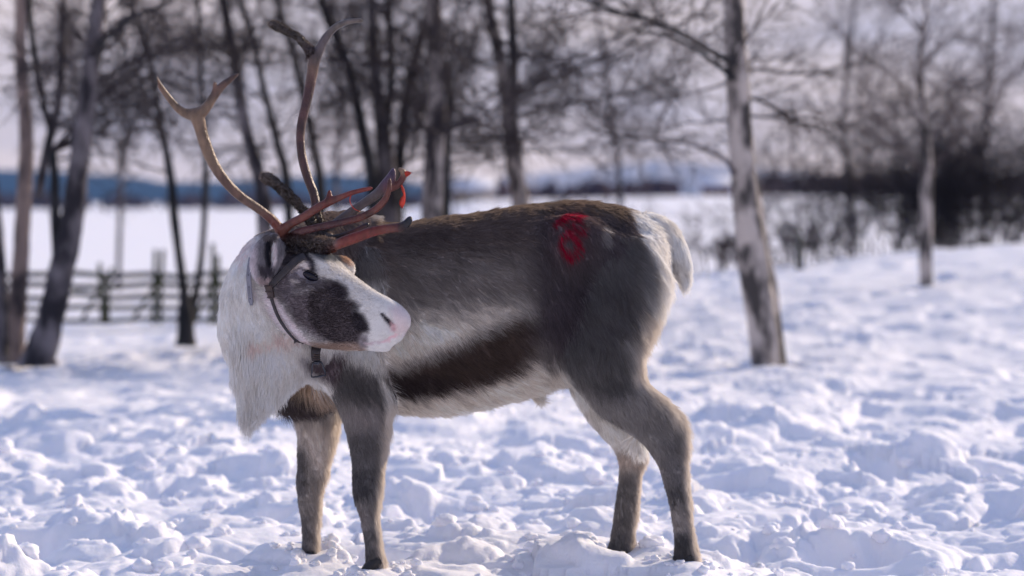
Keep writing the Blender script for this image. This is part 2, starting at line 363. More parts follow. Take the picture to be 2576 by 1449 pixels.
# ---------------------------------------------------------------- implicit-surface modeller
class Field:
    def __init__(s, lo, hi, h):
        s.lo = np.array(lo, float); s.h = h
        s.n = np.ceil((np.array(hi) - s.lo) / h).astype(int) + 1
        s.F = np.full(s.n, 9.0, np.float32); s.id = np.zeros(s.n, np.uint8); s.best = np.full(s.n, 9.0, np.float32)
    def block(s, lo, hi, pad=0.07):
        a = np.clip(np.floor((np.array(lo) - pad - s.lo) / s.h).astype(int), 0, s.n - 1)
        b = np.clip(np.ceil((np.array(hi) + pad - s.lo) / s.h).astype(int) + 1, 1, s.n)
        sl_ = tuple(slice(a[i], b[i]) for i in range(3))
        g = [s.lo[i] + s.h * np.arange(a[i], b[i]) for i in range(3)]
        return sl_, g[0][:, None, None], g[1][None, :, None], g[2][None, None, :]
    def add(s, sl_, f, k, pid):
        A = s.F[sl_]; f = f.astype(np.float32)
        hh = np.clip(0.5 + 0.5 * (A - f) / k, 0, 1)
        s.F[sl_] = A * (1 - hh) + f * hh - k * hh * (1 - hh)
        m = f < s.best[sl_]; s.best[sl_] = np.where(m, f, s.best[sl_]); s.id[sl_] = np.where(m, pid, s.id[sl_])
    def carve(s, sl_, f, k):
        A = s.F[sl_]; f = -f.astype(np.float32)
        hh = np.clip(0.5 - 0.5 * (A - f) / k, 0, 1)
        s.F[sl_] = A * (1 - hh) + f * hh + k * hh * (1 - hh)
    def loft(s, ax, st, lo, hi, yc, w, k, pid, p=2.2):
        """sections along X (ax=0) or Z (ax=2): lo/hi limits of the other in-plane axis, yc/w centre and half width in depth"""
        o = np.argsort(st); T = np.stack([np.asarray(q, float)[o] for q in (st, lo, hi, yc, w)], -1)
        D = catmull(T, 12 * len(st)); a0 = D[:, 0]
        oz = 2 if ax == 0 else 0
        mn = [0, 0, 0]; mxx = [0, 0, 0]
        mn[ax], mxx[ax] = a0.min(), a0.max(); mn[oz], mxx[oz] = D[:, 1].min(), D[:, 2].max()
        mn[1], mxx[1] = (D[:, 3] - D[:, 4]).min(), (D[:, 3] + D[:, 4]).max()
        sl_, X, Y, Z = s.block(mn, mxx)
        A, O = (X, Z) if ax == 0 else (Z, X)
        av = np.clip(A, a0[0], a0[-1])
        l, h_, c, ww = [np.interp(av, a0, D[:, i]) for i in range(1, 5)]
        oc = (l + h_) / 2; oh = np.maximum((h_ - l) / 2, 0.004); ww = np.maximum(ww, 0.004)
        r = (np.abs((O - oc) / oh) ** p + np.abs((Y - c) / ww) ** p) ** (1 / p)
        f = (r - 1) * np.minimum(oh, ww)
        ds = np.abs(A - av); f = np.where(ds > 0, np.maximum(f, ds), f)
        s.add(sl_, f + 0 * X + 0 * Y + 0 * Z, k, pid)
    def ell(s, c, r, k, pid, rot=None, carve=False):
        c = np.array(c); m = max(r)
        sl_, X, Y, Z = s.block(c - m, c + m)
        d = [X - c[0], Y - c[1], Z - c[2]]
        if rot is not None:
            d = [rot[i][0] * d[0] + rot[i][1] * d[1] + rot[i][2] * d[2] for i in range(3)]
        q = np.sqrt(sum((d[i] / r[i]) ** 2 for i in range(3))); f = (q - 1) * min(r)
        (s.carve(sl_, f, k) if carve else s.add(sl_, f, k, pid))
    def chain(s, pts, rad, k, pid, carve=False, sub=4):
        q = catmull(np.concatenate([np.asarray(pts, float), np.asarray(rad, float)[:, None]], 1), max(2, sub * (len(pts) - 1) + 1))
        lo = (q[:, :3] - q[:, 3:]).min(0); hi = (q[:, :3] + q[:, 3:]).max(0)
        for a, b in zip(q[:-1], q[1:]):
            sl_, X, Y, Z = s.block(np.minimum(a[:3] - a[3], b[:3] - b[3]), np.maximum(a[:3] + a[3], b[:3] + b[3]), pad=max(0.02, k * 1.2))
            e = b[:3] - a[:3]; L2 = e @ e + 1e-12
            t = np.clip(((X - a[0]) * e[0] + (Y - a[1]) * e[1] + (Z - a[2]) * e[2]) / L2, 0, 1)
            f = np.sqrt((X - a[0] - t * e[0]) ** 2 + (Y - a[1] - t * e[1]) ** 2 + (Z - a[2] - t * e[2]) ** 2) - (a[3] + (b[3] - a[3]) * t)
            (s.carve(sl_, f, k) if carve else s.add(sl_, f, k, pid))
    def mesh(s, smooth=2):
        F = s.F; ins = F < 0; nx, ny, nz = F.shape
        c = sum(ins[i:nx - 1 + i, j:ny - 1 + j, k:nz - 1 + k].astype(np.uint8) for i in (0, 1) for j in (0, 1) for k in (0, 1))
        act = (c > 0) & (c < 8); idx = np.full(act.shape, -1, np.int32); ci = np.argwhere(act); idx[act] = np.arange(len(ci))
        acc = np.zeros((len(ci), 3)); cnt = np.zeros(len(ci))
        for ax in range(3):
            o1, o2 = [q for q in range(3) if q != ax]
            for a in (0, 1):
                for b in (0, 1):
                    p = ci.copy(); p[:, o1] += a; p[:, o2] += b; q = p.copy(); q[:, ax] += 1
                    f0 = F[tuple(p.T)]; f1 = F[tuple(q.T)]; m = (f0 < 0) != (f1 < 0)
                    t = np.where(m, f0 / np.where(m, f0 - f1, 1), 0); pt = p.astype(float); pt[:, ax] += t
                    acc[m] += pt[m]; cnt[m] += 1
        V = acc / cnt[:, None] * s.h + s.lo
        Q = []
        for ax in range(3):
            o1, o2 = [q for q in range(3) if q != ax]
            n = np.array(F.shape); n[ax] -= 1
            sa = [slice(0, None)] * 3; sb = [slice(0, None)] * 3; sa[ax] = slice(0, -1); sb[ax] = slice(1, None)
            e = ins[tuple(sa)] != ins[tuple(sb)]
            pe = np.argwhere(e)
            pe = pe[(pe[:, o1] > 0) & (pe[:, o2] > 0) & (pe[:, o1] < F.shape[o1] - 1) & (pe[:, o2] < F.shape[o2] - 1)]
            inside0 = ins[tuple(pe.T)]
            def cell(a, b):
                w = pe.copy(); w[:, o1] -= a; w[:, o2] -= b; return idx[tuple(w.T)]
            q = np.stack([cell(1, 1), cell(0, 1), cell(0, 0), cell(1, 0)], -1)
            flip = inside0 if ax != 1 else ~inside0
            q = np.where(flip[:, None], q, q[:, ::-1]); Q.append(q)
        Q = np.concatenate(Q); Q = Q[(Q >= 0).all(1)]
        E = np.concatenate([Q[:, [0, 1]], Q[:, [1, 2]], Q[:, [2, 3]], Q[:, [3, 0]]])
        deg = np.bincount(E.ravel(), minlength=len(V)).astype(float)
        for it in range(smooth * 2):
            lam = 0.55 if it % 2 == 0 else -0.50
            A = np.stack([np.bincount(E[:, 0], V[E[:, 1], i], len(V)) + np.bincount(E[:, 1], V[E[:, 0], i], len(V)) for i in range(3)], -1)
            V = V + lam * (A / np.maximum(deg, 1)[:, None] - V)
        pid = s.id[tuple(ci.T)]
        return V, Q, pid

# ---------------------------------------------------------------- the reindeer
rd = empty("reindeer", (0, 0, 0))
tag(rd, 'grey and white reindeer with reddish antlers and halter, head turned back, red mark on rump', 'reindeer')
BODY, NECK, HEAD, NF_, FF, NH, FH, TAIL, BEARD, BRISK = range(1, 11)
fb = Field((-0.96, -0.64, -0.06), (0.62, 0.34, 1.16), 0.005)
def Z(v, y=0.0): return P(np.full(np.shape(v), 1288.0), v, y)[..., 2]
def X(u, y=0.0): return P(u, np.full(np.shape(u), 724.5), y)[..., 0]
def loft_x(tab, k, pid, y0=None, p=2.2):
    t = np.array(tab, float); y = t[:, 3] if y0 is None else np.full(len(t), y0)
    fb.loft(0, X(t[:, 0], y), Z(t[:, 2], y), Z(t[:, 1], y), t[:, 3], t[:, 4], k, pid, p)
def loft_z(tab, k, pid, p=2.2):
    t = np.array(tab, float); y = t[:, 3]; sh = 10 * sstep(1000, 1120, t[:, 0]); t[:, 1] += sh * 0.8; t[:, 2] -= sh; t[:, 4] -= .003 * sstep(1000, 1120, t[:, 0])
    fb.loft(2, Z(t[:, 0], y), X(t[:, 1], y), X(t[:, 2], y), t[:, 3], t[:, 4], k, pid, p)
# trunk: u, top, bottom, depth centre, half width
loft_x([(835, 620, 960, 0, .10), (855, 572, 1015, 0, .15), (885, 552, 1030, 0, .185), (930, 556, 1035, 0, .205), (1000, 563, 1034, 0, .225), (1100, 553, 1036, 0, .25),
        (1200, 541, 1020, 0, .26), (1300, 524, 1000, 0, .255), (1400, 514, 970, 0, .23), (1450, 512, 952, 0, .215), (1520, 515, 940, 0, .20), (1570, 525, 925, 0, .19),
        (1610, 540, 900, 0, .17), (1640, 556, 830, 0, .145), (1664, 584, 760, 0, .11), (1680, 630, 710, 0, .05)], 0.03, BODY)
# near and far hind legs: v, left, right, depth, half width
loft_z([(600, 1490, 1640, -.06, .10), (700, 1450, 1672, -.085, .125), (800, 1405, 1640, -.10, .125), (870, 1388, 1616, -.115, .115), (920, 1405, 1614, -.125, .10), (960, 1440, 1626, -.13, .085), (1000, 1478, 1658, -.14, .072), (1035, 1510, 1698, -.14, .060),
        (1060, 1540, 1718, -.14, .052), (1095, 1592, 1734, -.14, .047), (1130, 1626, 1736, -.14, .045), (1180, 1655, 1735, -.14, .040), (1260, 1679, 1745, -.14, .036), (1330, 1689, 1752, -.14, .034), (1385, 1693, 1761, -.14, .036), (1440, 1688, 1776, -.14, .038)], 0.035, NH)
loft_z([(850, 1400, 1600, .10, .09), (920, 1405, 1600, .11, .09), (975, 1433, 1612, .12, .075), (1035, 1468, 1630, .13, .06), (1085, 1503, 1640, .13, .05), (1120, 1534, 1640, .13, .046), (1155, 1548, 1636, .13, .042), (1200, 1550, 1622, .13, .038), (1300, 1541, 1608, .13, .034), (1360, 1530, 1602, .13, .034), (1410, 1514, 1588, .13, .036), (1440, 1505, 1585, .13, .036)], 0.035, FH)
# near and far front legs
loft_z([(760, 880, 1010, -.09, .10), (850, 852, 1003, -.11, .105), (920, 838, 998, -.12, .095), (975, 838, 993, -.12, .082), (1020, 852, 988, -.12, .070), (1080, 867, 982, -.12, .058), (1150, 877, 975, -.12, .048), (1215, 881, 967, -.12, .045), (1260, 887, 962, -.12, .044), (1300, 898, 960, -.12, .038), (1360, 908, 966, -.12, .034), (1400, 913, 971, -.12, .036), (1450, 911, 978, -.12, .038)], 0.035, NF_)
loft_z([(900, 760, 880, .08, .08), (980, 742, 858, .09, .075), (1040, 738, 852, .10, .065), (1100, 744, 850, .10, .054), (1170, 742, 834, .10, .047), (1215, 740, 820, .10, .044), (1245, 744, 814, .10, .04), (1300, 751, 808, .10, .034), (1360, 754, 806, .10, .034), (1400, 751, 805, .10, .035), (1440, 750, 812, .10, .036)], 0.03, FF)
# brisket between the front legs
fb.ell(P(790, 975, .02), (.085, .11, .062), 0.03, BRISK)
fb.ell(P(745, 1005, -.02), (.048, .07, .030), 0.02, BRISK)
# neck
loft_x([(566, 765, 845, -.31, .04), (577, 716, 880, -.31, .08), (602, 660, 902, -.30, .115), (625, 622, 915, -.285, .14), (660, 592, 925, -.27, .15), (710, 570, 935, -.23, .155), (770, 551, 955, -.16, .16), (825, 537, 985, -.09, .17), (880, 545, 1015, -.03, .18), (930, 556, 1020, 0, .18)], 0.05, NECK, 0.0 - 0.2)
fb.ell(P(652, 760, -.37), (.085, .10, .14), 0.05, NECK)
fb.ell(P(720, 860, -.30), (.13, .10, .10), 0.06, NECK)
# beard / throat mane hanging from the neck
loft_z([(800, 625, 745, -.31, .05), (850, 600, 785, -.30, .082), (900, 592, 790, -.31, .075), (940, 594, 765, -.31, .062), (980, 596, 727, -.31, .046), (1015, 598, 690, -.31, .032), (1045, 602, 655, -.31, .018), (1064, 606, 632, -.31, .008)], 0.05, BEARD, 2.0)
# tail
fb.chain([P(1622, 560, 0), P(1665, 585, 0), P(1692, 620, 0), P(1705, 650, 0), P(1714, 678, 0), P(1722, 700, 0)], [.03, .038, .033, .022, .009, .003], 0.012, TAIL)
# head, built in its own frame: s along the skull, t up, depth centre runs towards the camera at the nose
HA = np.array([680.0, 655.0]); HS = np.array([0.909, 0.416]); HT = np.array([0.416, -0.909])
PXH = FPX / 6.95
def HP(s_, t_, dy=0.0):
    q = HA + HS * s_ + HT * t_
    return P(q[0], q[1], -0.415 - 0.085 * s_ / 385 + dy)
o_ = HP(0, 0); ax_s = HP(385, 0) - o_; Ls = np.linalg.norm(ax_s); ax_s /= Ls
ax_t = HP(0, 100) - o_; ax_t -= ax_s * (ax_t @ ax_s); ax_t /= np.linalg.norm(ax_t); ax_d = np.cross(ax_s, ax_t)
if ax_d[1] > 0: ax_d = -ax_d          # towards the camera
HROT = np.stack([ax_s, ax_t, ax_d]); KS = Ls / 385
def head_frame(p):
    q = (p - o_) @ HROT.T / KS; return q[:, 0], q[:, 1], q[:, 2]
def head_loft(tab, k, pid, p=2.3, dc=0.0):
    T = catmull(np.array(tab, float), 120); a0 = T[:, 0]
    cs = np.array([HP(a, b) for a in (-30, 395) for b in (-155, 95)])
    sl_, Xg, Yg, Zg = fb.block(cs.min(0) - .1, cs.max(0) + .1, pad=0.02)
    Xr, Yr, Zr = Xg - o_[0], Yg - o_[1], Zg - o_[2]
    s_, t_, d_ = [(HROT[i][0] * Xr + HROT[i][1] * Yr + HROT[i][2] * Zr) / KS for i in range(3)]
    av = np.clip(s_, a0[0], a0[-1]); top, bot, wu, wl = [np.interp(av, a0, T[:, i]) for i in range(1, 5)]
    c = (top + bot) / 2; oh = np.maximum((top - bot) / 2, 3); q = np.clip((t_ - c) / oh, -1.3, 1.3)
    w = wl + (wu - wl) * (q * 0.5 + 0.5); w = np.maximum(w, 3)
    r = (np.abs((t_ - c) / oh) ** p + np.abs((d_ - dc) / w) ** p) ** (1 / p)
    f = (r - 1) * np.minimum(oh, w); ds = np.abs(s_ - av); f = np.where(ds > 0, np.maximum(f, ds), f)
    fb.add(sl_, f * KS, k, pid)
# s, top, bottom, half width above, half width below
head_loft([(-25, 35, -60, 45, 45), (20, 62, -105, 66, 58), (64, 74, -128, 78, 62), (100, 80, -142, 80, 60), (140, 74, -148, 78, 56), (190, 56, -146, 64, 46), (246, 43, -130, 50, 38),
           (281, 38, -118, 45, 34), (315, 37, -102, 44, 33), (340, 34, -93, 44, 32), (360, 24, -76, 39, 27), (373, 14, -60, 32, 20), (383, -6, -44, 18, 9)], 0.02, HEAD)
fb.ell(HP(352, 0, 0), (.040, .030, .040), 0.015, HEAD, HROT)                    # nose pad
fb.ell(HP(338, -78, 0), (.034, .016, .028), 0.008, HEAD, HROT)                  # lower lip
fb.ell(HP(112, 28, -.052), (.044, .030, .022), 0.018, HEAD, HROT)               # near brow
fb.ell(HP(170, 58, .062), (.042, .032, .030), 0.014, HEAD, HROT)                # far brow
fb.ell(HP(130, -70, -.045), (.075, .055, .022), 0.02, HEAD, HROT)               # cheek muscle
fb.ell(HP(110, 5, -.083), (.023, .014, .018), 0.012, HEAD, HROT, carve=True)    # eye socket
fb.chain([HP(372, -38, -.026), HP(356, -54, -.036), HP(338, -70, -.040), HP(314, -86, -.040)], [.007, .006, .005, .003], 0.005, HEAD, carve=True)   # mouth
fb.chain([HP(322, 0, -.050), HP(336, -18, -.050), HP(348, -36, -.044)], [.004, .009, .009], 0.006, HEAD, carve=True)   # nostril
fb.ell(P(1440, 620, -.17), (.10, .05, .09), 0.04, BODY); fb.ell(P(1530, 800, -.19), (.08, .045, .14), 0.04, NH); fb.ell(P(930, 760, -.16), (.07, .06, .13), 0.05, NF_)
# small tufts: sheath under the belly, white tuft between the hind legs, shoulder, stifle fold
fb.ell(P(1350, 982, 0), (.022, .022, .026), 0.02, BODY)
fb.ell(P(1606, 1108, .02), (.017, .017, .024), 0.008, BEARD)
V, Q, pid = fb.mesh(2)
_a = V[Q[:, 0]]; _n = np.cross(V[Q[:, 2]] - _a, V[Q[:, 3]] - V[Q[:, 1]]); vn_ = np.zeros_like(V)
for _k in range(4): np.add.at(vn_, Q[:, _k], _n)
vn_ /= np.linalg.norm(vn_, axis=1, keepdims=True) + 1e-12
V = V + vn_ * (np.where(pid == HEAD, .25, 1.0) * (.0045 * noise3(V, 7, 51) + .0016 * noise3(V * np.array([1, 1, .6]), 24, 52)))[:, None]
print("body", V.shape, Q.shape)

# ---------------------------------------------------------------- coat pattern
def poly_sd(u, v, poly):
    """signed distance to a polygon, negative inside"""
    poly = np.array(poly, float); a = poly; b = np.roll(poly, -1, 0)
    d = np.full(u.shape, 1e9); ins = np.zeros(u.shape, bool)
    for (x0, y0), (x1, y1) in zip(a, b):
        ex, ey = x1 - x0, y1 - y0; t = np.clip(((u - x0) * ex + (v - y0) * ey) / (ex * ex + ey * ey + 1e-9), 0, 1)
        d = np.minimum(d, np.hypot(u - x0 - t * ex, v - y0 - t * ey))
        c = (y0 > v) != (y1 > v)
        ins ^= c & (u < (x1 - x0) * (v - y0) / (y1 - y0 + 1e-12) + x0)
    return np.where(ins, -d, d)
def line_d(u, v, pts):
    d = np.full(u.shape, 1e9)
    for (x0, y0), (x1, y1) in zip(pts[:-1], pts[1:]):
        ex, ey = x1 - x0, y1 - y0; t = np.clip(((u - x0) * ex + (v - y0) * ey) / (ex * ex + ey * ey + 1e-9), 0, 1)
        d = np.minimum(d, np.hypot(u - x0 - t * ex, v - y0 - t * ey))
    return d
# fur albedo (measured on the shaded side, brought to reflectance)
FK = 2.15
def fur(c):
    a = srgb(c) * FK * np.array([1.02, 1.0, .92]); return a * min(1.0, .87 / a.max())
C_WHITE = np.array([.87, .845, .81]); C_CREAM = np.array([.84, .78, .71]); C_DARK = fur((60, 55, 62)); C_BACK = fur((82, 74, 74)); C_MID = fur((111, 107, 108))
C_LIGHT = fur((173, 170, 170)); C_STRIPE = fur((64, 55, 53)); C_LEG = fur((104, 97, 98)); C_BROWN = fur((104, 84, 74)); C_RED = np.array([0.40, 0.004, 0.04]); C_TAN = fur((138, 118, 106))
BODY_PATCH = [
    ([(800, 500), (1600, 500), (1600, 700), (1000, 690), (800, 640)], C_BACK, 40),
    ([(1000, 640), (1340, 640), (1350, 720), (1000, 720)], C_MID, 60),
    ([(960, 775), (1180, 770), (1335, 755), (1345, 810), (1230, 850), (1120, 880), (1000, 915), (960, 915)], C_LIGHT, 48),
    ([(985, 925), (1060, 892), (1150, 852), (1230, 812), (1300, 780), (1370, 800), (1340, 870), (1295, 918), (1220, 945), (1150, 962), (1060, 975), (1015, 988), (985, 970)], C_STRIPE, 28),
    ([(985, 925), (1100, 925), (1150, 945), (1060, 970), (1010, 990), (985, 972)], fur((46, 40, 42)), 18),
    ([(960, 1000), (1010, 992), (1150, 968), (1230, 948), (1300, 922), (1350, 900), (1420, 920), (1480, 1010), (1300, 1060), (900, 1080)], C_CREAM, 18),
    ([(1345, 560), (1440, 530), (1580, 530), (1640, 620), (1700, 720), (1640, 900), (1500, 920), (1380, 880), (1330, 830), (1325, 700)], fur((72, 67, 72)), 46),
    ([(1400, 700), (1560, 690), (1620, 770), (1560, 870), (1420, 870), (1370, 800)], C_DARK, 40),
    ([(870, 500), (1000, 520), (1300, 490), (1500, 480), (1620, 520), (1640, 548), (1580, 548), (1500, 536), (1400, 530), (1300, 538), (1200, 555), (1000, 580), (870, 565)], fur((92, 82, 76)), 18),
    ([(1572, 528), (1640, 530), (1720, 580), (1780, 680), (1720, 700), (1706, 800), (1665, 820), (1672, 735), (1650, 700), (1628, 640), (1606, 590), (1586, 556)], C_WHITE, 9),
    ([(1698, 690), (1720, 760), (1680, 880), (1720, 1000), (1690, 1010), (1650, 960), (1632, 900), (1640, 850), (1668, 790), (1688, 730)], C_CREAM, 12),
]
RED_STROKES = [[(1393, 568), (1412, 552), (1434, 545), (1456, 542)], [(1452, 546), (1442, 566), (1430, 582), (1440, 594), (1456, 584), (1466, 580)], [(1434, 588), (1414, 604), (1406, 628), (1414, 648), (1432, 656), (1448, 646), (1456, 626), (1450, 606), (1436, 596)]]
def colour(p, pid):
    """coat colour at surface points; pid = which body region they belong to"""
    N = len(p); C = np.zeros((N, 3)); n1 = noise3(p, 14, 3); n2 = noise3(p, 55, 4); n3 = noise3(p * np.array([0.5, 1, 1]), 160, 6)
    def paint(m, base, patches, y0=None, uv=None, wob=7.0):
        if not m.any(): return
        u, v = uv if uv is not None else side_uv(p[m], y0)
        u = u + wob * n1[m] + 0.35 * wob * n2[m]; v = v + wob * n2[m] + 0.9 * wob * n3[m]; u = u + 0.5 * wob * n3[m]
        c = np.tile(base, (len(u), 1))
        for poly, colr, soft in patches:
            w = 1 - sstep(-soft, soft, poly_sd(u, v, poly)); c = c * (1 - w[:, None]) + np.asarray(colr) * w[:, None]
        C[m] = c
    nh_all = np.isin(pid, (NF_, FF, NH, FH)); is_body = np.isin(pid, (BODY,)); paint(is_body, C_MID, BODY_PATCH, 0.0)
    paint(pid == TAIL, C_WHITE, [([(1540, 500), (1580, 528), (1592, 590), (1620, 660), (1560, 700)], C_DARK, 8)], 0.0)
    mh = pid == NH
    paint(mh, C_LEG, BODY_PATCH + [
        ([(1380, 860), (1560, 860), (1600, 900), (1620, 960), (1560, 1010), (1500, 990), (1430, 950)], fur((72, 68, 72)), 30),
        ([(1560, 850), (1650, 840), (1650, 970), (1600, 970)], fur((128, 124, 128)), 30),
        ([(1430, 960), (1500, 1000), (1600, 980), (1690, 1040), (1680, 1120), (1600, 1120)], fur((112, 106, 108)), 26),
        ([(1690, 1030), (1735, 1050), (1735, 1085), (1700, 1090)], fur((62, 62, 68)), 10),
        ([(1655, 1100), (1690, 1100), (1720, 1180), (1700, 1240), (1675, 1210)], fur((92, 86, 90)), 14),
        ([(1675, 1220), (1715, 1215), (1712, 1255), (1685, 1260)], fur((62, 58, 64)), 10),
        ([(1680, 1260), (1735, 1280), (1740, 1340), (1690, 1350)], fur((112, 102, 100)), 12),
        ([(1690, 1345), (1730, 1330), (1745, 1440), (1685, 1440)], fur((52, 48, 52)), 10),
        ([(1722, 1060), (1780, 1060), (1790, 1440), (1752, 1430), (1740, 1300), (1728, 1180)], fur((150, 138, 132)), 8)], -0.14)
    fh = pid == FH
    paint(fh, fur((110, 102, 100)), [([(1380, 840), (1680, 840), (1680, 1020), (1600, 1130), (1530, 1140), (1440, 1010)], C_CREAM, 24),
        ([(1540, 1130), (1640, 1130), (1620, 1180), (1550, 1180)], fur((140, 124, 114)), 16),
        ([(1535, 1200), (1585, 1190), (1575, 1380), (1520, 1380)], fur((92, 85, 86)), 20), ([(1500, 1370), (1570, 1350), (1580, 1440), (1500, 1440)], fur((66, 60, 62)), 10),
        ([(1612, 1180), (1660, 1180), (1610, 1420), (1585, 1420), (1598, 1300)], fur((165, 150, 138)), 8)], 0.13)
    nf = pid == NF_
    paint(nf, C_LEG, [([(800, 700), (1050, 700), (1050, 930), (990, 940), (900, 900), (800, 900)], C_LIGHT, 16),
        ([(760, 900), (830, 905), (910, 925), (980, 930), (1000, 950), (985, 1000), (930, 1010), (860, 980), (810, 960)], fur((70, 65, 70)), 28),
        ([(955, 930), (1010, 990), (1000, 1110), (968, 1120), (962, 1000)], C_LIGHT, 12),
        ([(850, 1000), (960, 1010), (970, 1080), (880, 1090)], fur((118, 108, 110)), 22),
        ([(872, 1080), (940, 1075), (960, 1200), (940, 1250), (885, 1240)], fur((84, 78, 82)), 16), ([(880, 1180), (950, 1170), (945, 1235), (890, 1250)], fur((56, 52, 58)), 12),
        ([(890, 1260), (925, 1260), (930, 1330), (900, 1330)], fur((116, 104, 104)), 10), ([(905, 1330), (960, 1320), (985, 1450), (905, 1450)], fur((74, 68, 70)), 12),
        ([(940, 1350), (975, 1350), (990, 1450), (950, 1450)], fur((120, 108, 106)), 8)], -0.12)
    ff = pid == FF
    paint(ff, fur((122, 110, 104)), [([(735, 1030), (860, 1030), (860, 1160), (800, 1190), (765, 1110)], fur((160, 148, 142)), 22),
        ([(735, 1120), (765, 1130), (775, 1240), (735, 1250)], fur((84, 76, 78)), 9), ([(745, 1300), (775, 1290), (790, 1400), (750, 1400)], fur((88, 80, 82)), 8),
        ([(750, 1380), (815, 1380), (815, 1450), (750, 1450)], fur((48, 46, 50)), 8), ([(700, 880), (900, 880), (900, 1038), (780, 1046), (700, 1010)], fur((120, 110, 108)), 18)], 0.10)
    paint(pid == BRISK, fur((112, 103, 100)), [([(690, 985), (750, 980), (800, 1005), (860, 1020), (860, 1070), (780, 1070), (690, 1040)], fur((62, 56, 58)), 14),
        ([(760, 950), (860, 945), (870, 1020), (805, 1000)], fur((158, 144, 134)), 16), ([(700, 930), (800, 925), (790, 965), (720, 985)], fur((150, 136, 124)), 14)], 0.0)
    nk = (pid == NECK) | (pid == BEARD)
    paint(nk, C_WHITE, [([(720, 500), (900, 500), (950, 600), (950, 700), (860, 700), (760, 600)], C_BACK, 20), ([(880, 700), (1000, 700), (1000, 1040), (880, 1040)], C_LIGHT, 30), ([(780, 540), (1020, 540), (1020, 760), (900, 740), (800, 660)], C_BACK, 30),
        ([(655, 560), (800, 535), (790, 640), (690, 650), (665, 630)], fur((96, 90, 92)), 16), ([(610, 620), (650, 590), (640, 640), (618, 660)], fur((168, 160, 164)), 14),
        ([(770, 890), (900, 880), (960, 900), (960, 990), (860, 990), (800, 950)], fur((74, 66, 72)), 20),
        ([(635, 850), (745, 820), (760, 850), (700, 872), (640, 875)], fur((176, 166, 168)), 14), ([(640, 690), (700, 690), (715, 780), (680, 760), (650, 730)], fur((168, 162, 168)), 14)], -0.25)
    hd = pid == HEAD
    if hd.any():
        s_, t_, d_ = head_frame(p[hd]); q = HA + s_[:, None] * HS + t_[:, None] * HT
        paint(hd, C_WHITE * .86, [
            ([(660, 560), (800, 600), (880, 640), (885, 660), (840, 655), (810, 650), (790, 640), (775, 650), (720, 700), (680, 720), (650, 650)], fur((58, 54, 62)), 9),
            ([(730, 670), (765, 655), (790, 655), (808, 672), (820, 700), (812, 722), (770, 735), (735, 725), (722, 700)], fur((100, 96, 104)), 8),
            ([(735, 660), (770, 640), (795, 643), (812, 664), (818, 690), (808, 690), (800, 668), (785, 655), (765, 655), (742, 676)], fur((52, 50, 58)), 4),
            ([(752, 668), (785, 660), (803, 680), (800, 690), (780, 676), (752, 690)], fur((186, 180, 182)), 4),
            ([(755, 705), (785, 712), (806, 702), (808, 722), (780, 728), (752, 720)], fur((150, 146, 148)), 6),
            ([(715, 722), (760, 735), (815, 725), (835, 735), (880, 760), (905, 800), (925, 830), (922, 855), (905, 866), (860, 868), (800, 850), (760, 815), (735, 775), (712, 745)], fur((84, 78, 84)), 22),
            ([(815, 716), (840, 710), (868, 713), (884, 724), (889, 740), (884, 752), (900, 756), (912, 766), (905, 784), (924, 792), (936, 816), (934, 836), (918, 842), (914, 870), (862, 870), (826, 848), (796, 806), (792, 760)], fur((54, 49, 53)), 10),
            ([(898, 795), (908, 772), (920, 768), (914, 786), (928, 792), (938, 814), (934, 836), (912, 838), (900, 822)], fur((34, 31, 36)), 9),
            ([(838, 716), (862, 714), (884, 730), (888, 750), (862, 752), (842, 740)], fur((46, 42, 48)), 10),
            ([(745, 850), (800, 860), (880, 862), (925, 864), (925, 885), (860, 895), (760, 880)], fur((112, 98, 92)), 9),
            ([(745, 872), (800, 876), (880, 880), (925, 884), (925, 905), (860, 905), (740, 890)], C_CREAM, 5),
            ([(918, 848), (934, 846), (930, 872), (912, 872)], fur((96, 92, 98)), 5),
            ([(808, 722), (814, 700), (821, 699), (820, 724)], fur((66, 62, 70)), 2.5), ([(827, 701), (836, 703), (832, 711)], fur((90, 86, 95)), 2.5),
            ([(798, 700), (826, 704), (852, 716), (830, 730), (770, 728), (765, 716)], fur((78, 74, 80)), 9),
            ([(712, 690), (735, 680), (752, 700), (760, 740), (740, 765), (716, 735)], fur((92, 87, 94)), 10),
            ([(990, 775), (1015, 770), (1035, 800), (1030, 838), (1000, 845), (1000, 810)], np.array([.74, .63, .62]), 12),
            ([(690, 730), (722, 760), (760, 820), (790, 862), (740, 860), (695, 800), (680, 750)], fur((182, 176, 184)), 8),
            ([(800, 636), (850, 634), (868, 660), (850, 668), (815, 656)], fur((80, 84, 92)), 6), ([(845, 630), (870, 632), (880, 670), (862, 664)], C_TAN, 6),
            ([(862, 620), (890, 625), (892, 668), (878, 664)], fur((200, 190, 186)), 4),
            ([(965, 788), (974, 788), (1002, 818), (1000, 830), (990, 824)], fur((24, 20, 26)), 3), ([(992, 812), (1005, 818), (1004, 832), (990, 830)], fur((150, 124, 130)), 5),
            ([(925, 862), (962, 856), (984, 848), (984, 853), (960, 862), (926, 867)], fur((140, 128, 136)), 4), ([(966, 855), (988, 847), (1003, 838), (1005, 845), (988, 854), (968, 860)], fur((164, 140, 148)), 3)],  # mouth: grey rear part is shadow painted into the coat, front is pink lip
            uv=(q[:, 0], q[:, 1]), wob=3.8)
    # red paint mark on the near side of the rump only
    mk = (np.isin(pid, (BODY, NH, TAIL))) & (p[:, 1] < 0)
    u, v = side_uv(p[mk], -0.24); u = 1428 + (u - 1428) / .86; v = 596 + (v + 8 - 596) / .84; u = u + 4 * n2[mk]; v = v + 4 * n1[mk]
